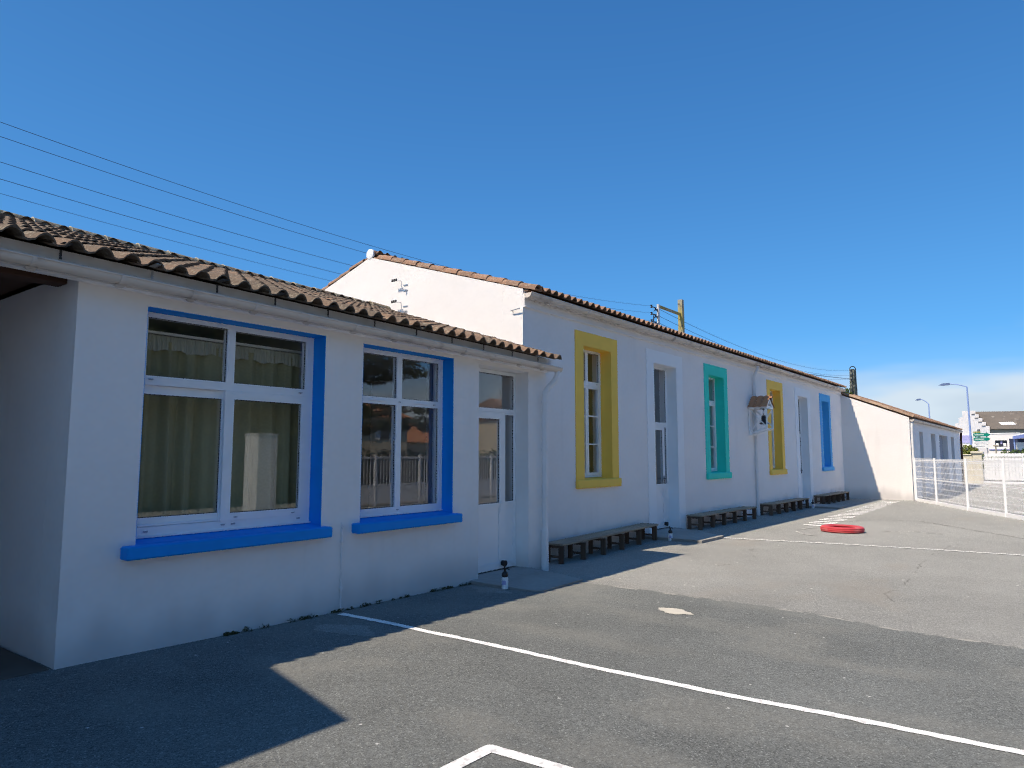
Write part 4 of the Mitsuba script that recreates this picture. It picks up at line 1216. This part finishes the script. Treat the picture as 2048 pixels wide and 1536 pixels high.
# ------------------------------------------------------------------ poles and wires
PX = -9.0
up = thing('utility_pole', 'pair of concrete utility poles joined by a crossbar behind the roof', 'utility pole')
put('post', trimesh.convex.convex_hull(np.array([(PX + sx * w, 34.65 + sy * w, z) for z, w in ((GB - 0.5, 0.17), (9.85, 0.12)) for sx in (-1, 1) for sy in (-1, 1)])), 'm_pole', up, label='tall ochre stained concrete post')
put('post', tube([(PX, 31.9, GB - 0.5), (PX, 31.9, 9.13)], [0.10, 0.07], 14), 'm_pole_light', up, smooth=40, label='shorter pale metal post')
put('crossbar', bx(PX - 0.05, PX + 0.05, 32.0, 34.5, 8.98, 9.10), 'm_pole', up)
for z in (8.90, 8.54, 8.17):
    put('bracket', [tube([(PX, 31.85, z - 0.15), (PX, 31.5, z + 0.0), (PX, 31.15, z)], 0.025, 6), tube([(PX, 31.85, z - 0.02), (PX, 31.55, z - 0.12), (PX, 31.4, z - 0.2)], 0.02, 6)], 'm_wire', up)
    put('insulator', [lathe([(0, -0.08), (0.06, -0.07), (0.03, 0), (0.06, 0.07), (0, 0.08)], 10, (PX, 31.15, z)), lathe([(0, -0.08), (0.06, -0.07), (0.03, 0), (0.06, 0.07), (0, 0.08)], 10, (PX, 31.6, z - 0.05))], 'm_wire', up)
put('cable_loop', tube([(PX, 31.4, 8.55), (PX, 31.35, 8.2), (PX, 31.5, 7.95), (PX, 31.75, 7.95), (PX, 31.85, 7.7)], 0.025, 6), 'm_wire', up)
lp = thing('concrete_pole', 'dark mossy concrete pole with a loop on top beyond the far roof', 'utility pole')
lx, ly = PX, 75.3
ms = [trimesh.convex.convex_hull(np.array([(lx + sx * w, ly + sy * w * 0.45 + o * w, z) for z, w in ((GB - 0.5, 0.75), (10.0, 0.45)) for sx in (-0.45, 0.45) for sy in (-1, 1)])) for o in (-0.62, 0.62)]
ms += [bx(lx - 0.14, lx + 0.14, ly - 0.4, ly + 0.4, z, z + 0.35) for z in np.arange(0.5, 9.8, 0.9)]
put('shaft', ms, 'm_lattice', lp)
an = np.linspace(0, np.pi, 12)
put('top_loop', tube(np.stack([lx + 0.24 * np.cos(an), ly + 0.2 * np.cos(an), 9.95 + 0.38 * np.sin(an)], 1), 0.045, 6), 'm_wire', lp)
for k, z in enumerate((9.8, 9.35, 8.85, 8.35, 7.9, 7.4)):
    put('insulator', [tube([(lx, ly - 0.45, z), (lx, ly - 0.75, z)], 0.05, 6), lathe([(0, -0.1), (0.08, -0.07), (0.04, 0), (0.08, 0.07), (0, 0.1)], 8, (lx, ly - 0.75, z))], 'm_wire', lp)
wl = [((3.984, 7.832), (14.24, 7.644), (31.15, 8.924)), ((4.0, 7.552), (13.07, 7.37), (31.15, 8.567)), ((4.03, 7.06), (12.56, 6.887), (31.15, 8.19)),
      ((4.05, 6.733), (12.18, 6.56), (31.3, 7.80)), ((4.07, 6.455), (11.81, 6.30), (31.3, 7.45)), ((4.1, 6.073), (11.36, 5.933), (31.3, 7.05))]
ordn = ['topmost', 'second', 'third', 'fourth', 'fifth', 'lowest']
for k, pts in enumerate(wl):
    co = np.polyfit([p[0] for p in pts], [p[1] for p in pts], 2)
    ys_ = np.linspace(-14, pts[2][0], 60)
    put('overhead_wire', tube(np.stack([np.full(60, PX), ys_, np.polyval(co, ys_)], 1), 0.0058 if k < 4 else 0.0042, 5), 'm_wire', cat='overhead wire', group='overhead wires running down to the utility pole', label=f'{ordn[k]} of the six wires over the wing roof' if k else 'topmost of the six dark wires over the wing roof', smooth=True)
for k in range(3):
    z0, zm, z1 = 8.90 - 0.36 * k, 8.42 - 0.36 * k, 9.85 - 0.45 * k
    co = np.polyfit([32.0, 42.0, 74.6], [z0, zm, z1], 2)
    ys_ = np.linspace(32.0, 74.6, 50)
    put('overhead_wire', tube(np.stack([np.full(50, PX), ys_, np.polyval(co, ys_)], 1), 0.010, 5), 'm_wire', cat='overhead wire', label=('upper', 'middle', 'lower')[k] + ' wire between the two utility poles', group='wires between the two utility poles', smooth=True)
put('overhead_wire', tube([(PX, 74.9, 9.0), (PX, 66.0, 8.45), (PX, 58.0, 8.0)], 0.025, 5), 'm_wire', cat='overhead wire', label='thick wire slanting down left from the mossy pole')


# ------------------------------------------------------------------ street lamps, signs, far houses
def street_lamp(x, y, h, dx, dz, label):
    s = thing('street_lamp', label, 'street lamp', 'blue street lamps beyond the yard')
    put('pole', tube([(x + 0.05, y, GB), (x, y, h)], [0.085, 0.05], 10), 'm_lamp_blue', s, smooth=40)
    t = np.linspace(0, 1, 10)
    put('arm', tube(np.stack([x + dx * t * 0.62, np.full(10, y), h + dz * np.sin(t * np.pi / 2)], 1), 0.035, 8), 'm_lamp_blue', s, smooth=40)
    hx_ = x + dx * 0.60
    put('lamp_head', trimesh.convex.convex_hull(np.array([(hx_, y + a, h + dz + b) for a in (-0.12, 0.12) for b in (-0.06, 0.08)] + [(hx_ + dx * 0.25, y + a, h + dz + b) for a in (-0.16, 0.16) for b in (-0.10, 0.06)] + [(hx_ + dx * 0.42, y + a, h + dz - 0.06) for a in (-0.05, 0.05)])), 'm_lamp_head', s)


street_lamp(1.68, 60.0, 6.45, -1.75, 0.27, 'taller blue street lamp right of the end building')
street_lamp(-2.59, 75.0, 6.25, -1.05, 0.45, 'smaller farther blue street lamp above the end building roof')

ds = thing('direction_sign', 'stack of road direction signs, two green arrows over two white ones', 'road sign')
sy = 58.0
for z, h, m, lab in ((3.06, 0.08, 'm_sign_lime', None), (2.80, 0.22, 'm_sign_green', 'upper green arrow panel'), (2.50, 0.22, 'm_sign_green', 'lower green arrow panel'), (2.24, 0.20, 'm_sign_white', 'upper white arrow panel'), (2.00, 0.20, 'm_sign_white', 'lower white arrow panel')):
    w = 0.98 if h > 0.1 else 0.5
    poly = Polygon([(2.02, z), (2.02 + w - 0.12, z), (2.02 + w, z + h / 2), (2.02 + w - 0.12, z + h), (2.02, z + h)])
    pk = put('panel', ext_xz(poly, sy, sy + 0.03), m, ds, label=lab)
    if h > 0.1:
        wm_ = 'm_sign_white' if m == 'm_sign_green' else 'm_grey_panel'
        put('lettering', [bx(2.1, 2.1 + w * 0.55, sy - 0.006, sy - 0.002, z + h * 0.4, z + h * 0.6)], wm_, pk, label='unreadable lettering strip')
put('post', [bx(x, x + 0.07, sy + 0.035, sy + 0.10, GB, 3.12) for x in (2.12, 2.75)], 'm_grey_panel', ds)

# stepped gable house
SH = thing('stepped_house', 'white house with stepped gable and dark roof beyond the gate', 'house')
ang = math.radians(22)
o = np.array([1.70, 80.0, 0])
ax = np.array([math.cos(ang), math.sin(ang), 0])
gx_ = np.array([-math.sin(ang), math.cos(ang), 0])
SM = np.eye(4)
SM[:3, 0], SM[:3, 1], SM[:3, 2], SM[:3, 3] = ax, gx_, [0, 0, 1], o      # local x along ridge, y across the gable
GWd = 8.6


def shp(m):
    m = trimesh.util.concatenate(list(m)) if isinstance(m, (list, tuple)) else m
    m = m.copy()
    m.apply_transform(SM)
    return m


zs_, zp_ = 4.25, 6.15
stp = [(0, GB - 0.3), (0, zs_)]
for k in range(4):
    yk = k * 0.85
    stp += [(yk, zs_ + k * 0.42), (yk + 0.85, zs_ + k * 0.42)]
stp += [(3.4, zp_ - 0.25), (6.2, zp_ - 0.1), (6.2, zp_ - 0.7), (7.4, zp_ - 0.75), (7.4, zp_ - 1.3), (GWd, zp_ - 1.3), (GWd, GB - 0.3)]
put('gable_wall', shp(ext_yz(Polygon(stp).buffer(0), -0.3, 0.0)), 'm_stucco', SH, label='white stepped gable')
put('wall', shp(bx(0.002, 26, 0.2, GWd - 0.2, GB - 0.3, 3.95)), 'm_stone', SH, label='grey stone side wall')
put('roof', shp(ext_yz(Polygon([(-0.05, 3.95), (4.2, zp_ - 0.3), (GWd + 0.1, 3.95)]), 0.003, 26)), 'm_slate', SH)
put('chimney', shp([bx(6.2, 7.2, 0.4, 1.2, 3.9, 5.15), bx(6.1, 7.3, 0.3, 1.3, 5.152, 5.3)]), 'm_stone', SH)
put('skylight', shp(trimesh.convex.convex_hull(np.array([(1.3 + a, b, 3.95 + (b + 0.05) / 4.25 * (zp_ - 4.25) + c) for a in (0, 1.2) for b in (0.9, 1.5) for c in (0.0, 0.03)]))), 'm_sign_white', SH)
for k in range(4):
    put('step_cap', shp(bx(-0.36, 0.06, k * 0.85 + (0.06 if k else 0), k * 0.85 + 0.92, zs_ + k * 0.42 + 0.002, zs_ + k * 0.42 + 0.06)), 'm_slate', SH)
wn = put('window', shp(bx(-0.34, -0.302, 1.55, 2.2, 2.9, 4.0)), 'm_dark_window', SH)

SP = thing('shop', 'low white shop front with dark strip window beyond the gate', 'shop')
put('wall', [ext_xz(holes((1.66, GB - 0.2, 4.02, 3.42), [(2.15, 2.25, 3.05, 2.85)]), 78.0, 78.4), bx(1.66, 4.0, 78.402, 78.9, GB - 0.2, 3.40)], 'm_stucco', SP)
put('parapet', bev(1.60, 4.06, 77.94, 78.46, 3.425, 3.52, 0.02), 'm_sign_white', SP)
w_ = put('window', bx(2.152, 3.048, 78.2, 78.25, 2.252, 2.848), 'm_dark_window', SP)
for x, zz, s, m in ((2.2, 2.3, 0.2, 'm_sign_white'), (2.55, 2.5, 0.14, 'm_violet'), (2.75, 2.3, 0.22, 'm_sign_white')):
    put('poster', bx(x, x + s, 78.18, 78.198, zz, zz + 0.3), m, w_)
put('sign_board', bx(1.66, 3.9, 77.9, 77.97, 1.98, 2.05), 'm_violet', SP)

LS = thing('side_shop', 'white building with a violet sign band left of the tall lamp', 'shop')
put('wall', [bx(-3.0, 0.9, 76.0, 77.5, GB - 0.2, 3.5)], 'm_stucco', LS)
put('sign_band', bx(-2.0, 0.55, 75.90, 75.99, 2.62, 3.30), 'm_violet', LS, label='violet sign band')
put('canopy', bev(-2.2, 0.9, 75.2, 75.995, 2.05, 2.25, 0.02), 'm_sign_white', LS)

MS = thing('market_shelter', 'open shelter with blue edged white roof at the right edge beyond the gate', 'market shelter')
put('roof', trimesh.convex.convex_hull(np.array([(3.95, 66, 3.05), (3.95, 74, 3.05), (9, 66, 4.1), (9, 74, 4.1), (3.95, 66, 2.95), (3.95, 74, 2.95), (9, 66, 4.0), (9, 74, 4.0)])), 'm_sign_white', MS)
put('fascia', trimesh.convex.convex_hull(np.array([(3.95, 65.9, 2.94), (9, 65.9, 3.99), (3.95, 65.98, 2.94), (9, 65.98, 3.99), (3.95, 65.9, 2.72), (9, 65.9, 3.3), (3.95, 65.98, 2.72), (9, 65.98, 3.3)])), 'm_awning_blue', MS)
for x in (3.98, 6.4, 8.8):
    put('post', [bx(x, x + 0.09, 66.1, 66.19, GB, 2.94)], 'm_lamp_blue', MS)
for x0, x1, z0, z1, m in ((3.45, 3.85, 0.3, 1.5, 'm_magenta'), (4.1, 4.9, 1.9, 2.5, 'm_sign_white'), (4.1, 6.3, 1.55, 1.68, 'm_navy')):
    put('display', bev(x0, x1, 67.0, 67.3, z0, z1, 0.02), m, MS)
put('back_wall', bx(3.4, 9, 73.5, 73.7, GB, 2.9), 'm_navy', MS)
ps = thing('small_post', 'thin grey post with a flat top in front of the shop', 'post')
put('shaft', tube([(3.05, 62, GB), (3.05, 62, 2.15)], 0.05, 8), 'm_stone', ps)
put('top_plate', bev(2.90, 3.2, 61.9, 62.1, 2.152, 2.24, 0.01), 'm_stone', ps)

# ------------------------------------------------------------------ across the street: seen only as reflections in the panes
SF = thing('street_fence', 'white steel fence reflected in the second window', 'fence')
for k in range(7):
    y0 = 13.0 + k * 2.0
    put('post', bev(11.0, 11.08, y0, y0 + 0.08, float(gz(11, y0)) - 0.05, 1.55, 0.005), 'm_fence', SF)
    put('lower_panel', bx(11.02, 11.06, y0 + 0.09, y0 + 1.99, 0.02, 0.55), 'm_fence', SF)
    put('rail', [bx(11.015, 11.065, y0 + 0.09, y0 + 1.99, z, z + 0.05) for z in (0.56, 1.42)], 'm_fence', SF)
    put('bars', [bx(11.03, 11.05, y0 + 0.14 + j * 0.13, y0 + 0.165 + j * 0.13, 0.612, 1.50) for j in range(14)], 'm_fence', SF)
rp_ = thing('street_pillar', 'white square pillar reflected in the largest window', 'pillar')
put('shaft', bx(10.7, 11.3, 10.62, 11.2, -0.2, 2.05), 'm_white_surround', rp_)
put('cap', bev(10.68, 11.32, 10.60, 11.22, 2.052, 2.10, 0.01), 'm_white_surround', rp_)


def far_house(name, x, y0, y1, h, d, roofm, wallm, label, wins):
    k = thing(name, label, 'house')
    put('wall', bx(x, x + d, y0, y1, -0.3, h), wallm, k)
    put('roof', ext_xz(Polygon([(x - 0.4, h), (x + d / 2, h + d * 0.2), (x + d + 0.4, h)]), y0 - 0.3, y1 + 0.3), roofm, k)
    for (a, b, z0, z1) in wins:
        w = put('window', bx(x - 0.03, x - 0.002, a, b, z0, z1), 'm_dark_window', k)
        put('shutter', [bx(x - 0.06, x - 0.003, a - 0.5, a - 0.02, z0 - 0.05, z1 + 0.05)], 'm_pvc', w)
        put('shutter', [bx(x - 0.06, x - 0.003, b + 0.02, b + 0.5, z0 - 0.05, z1 + 0.05)], 'm_pvc', w)


far_house('cream_house', 30.0, 24.0, 35.6, 4.1, 9, 'm_tile_orange', 'm_cream', 'cream house with white shutters reflected in the second window', [(33.0, 33.8, 2.6, 3.6), (28.0, 28.9, 2.6, 3.6)])
far_house('red_roofed_house', 33.0, 37.8, 45.0, 2.5, 9, 'm_tile_orange', 'm_cream', 'low house with orange roof reflected right of the cream one', [])
far_house('pale_house', 27.0, 47.5, 66.0, 4.6, 9, 'm_tile_main', 'm_cream', 'pale house reflected in the glazed doors', [(50, 51, 2.4, 3.8), (55, 56, 2.4, 3.8), (60, 61, 2.4, 3.8)])
hg = thing('street_hedge', 'dark hedge reflected behind the white steel fence', 'hedge')
put('foliage', leaf_cloud([(22.5, y, 0.9) for y in np.arange(14, 44, 1.0)], [(0.7, 0.9, 1.0)] * 30, 260, 0.14, 77), 'm_leaf', hg)
put('core', bx(22.2, 22.8, 13.5, 43.5, -0.3, 1.4), 'm_conifer', hg)
cf = thing('conifer_tree', 'dark spreading conifer reflected in the second window', 'tree')
TXc, TYc = 20.5, 20.5
put('trunk', tube([(TXc, TYc, -0.3), (TXc + 0.1, TYc, 5), (TXc, TYc, 14)], [0.4, 0.28, 0.08], 10), 'm_bark', cf, smooth=40)
cc, rr_, brs = [], [], []
rc_ = np.random.default_rng(12)
for z in np.arange(2.7, 14, 0.6):
    R0 = 5.0 * (1 - (z - 2.5) / 13.0) + 0.4
    for j in range(8):
        a = rc_.random() * 2 * np.pi
        for t in (0.35, 0.65, 0.95):
            cc.append((TXc + R0 * t * math.cos(a), TYc + R0 * t * math.sin(a), z + 0.25 * t + rc_.normal(0, 0.1)))
            rr_.append((0.75, 0.75, 0.2))
        brs.append(tube([(TXc, TYc, z), (TXc + R0 * 0.95 * math.cos(a), TYc + R0 * 0.95 * math.sin(a), z + 0.25)], [0.07, 0.02], 5))
put('crown', leaf_cloud(cc, rr_, 110, 0.12, 13), 'm_conifer', cf)
put('branches', brs, 'm_bark', cf)

th = thing('tall_hedge', 'tall dark evergreen hedge beside the yard, outside the frame', 'hedge')
put('foliage', leaf_cloud([(14.5, y, z) for y in np.arange(1.5, 16.5, 0.8) for z in (0.8, 2.2, 3.6, 5.0, 6.2)], [(0.7, 0.7, 0.9)] * 95, 130, 0.13, 91), 'm_conifer', th)
put('core', bx(14.2, 14.8, 1.2, 16.5, -0.3, 6.3), 'm_conifer', th)
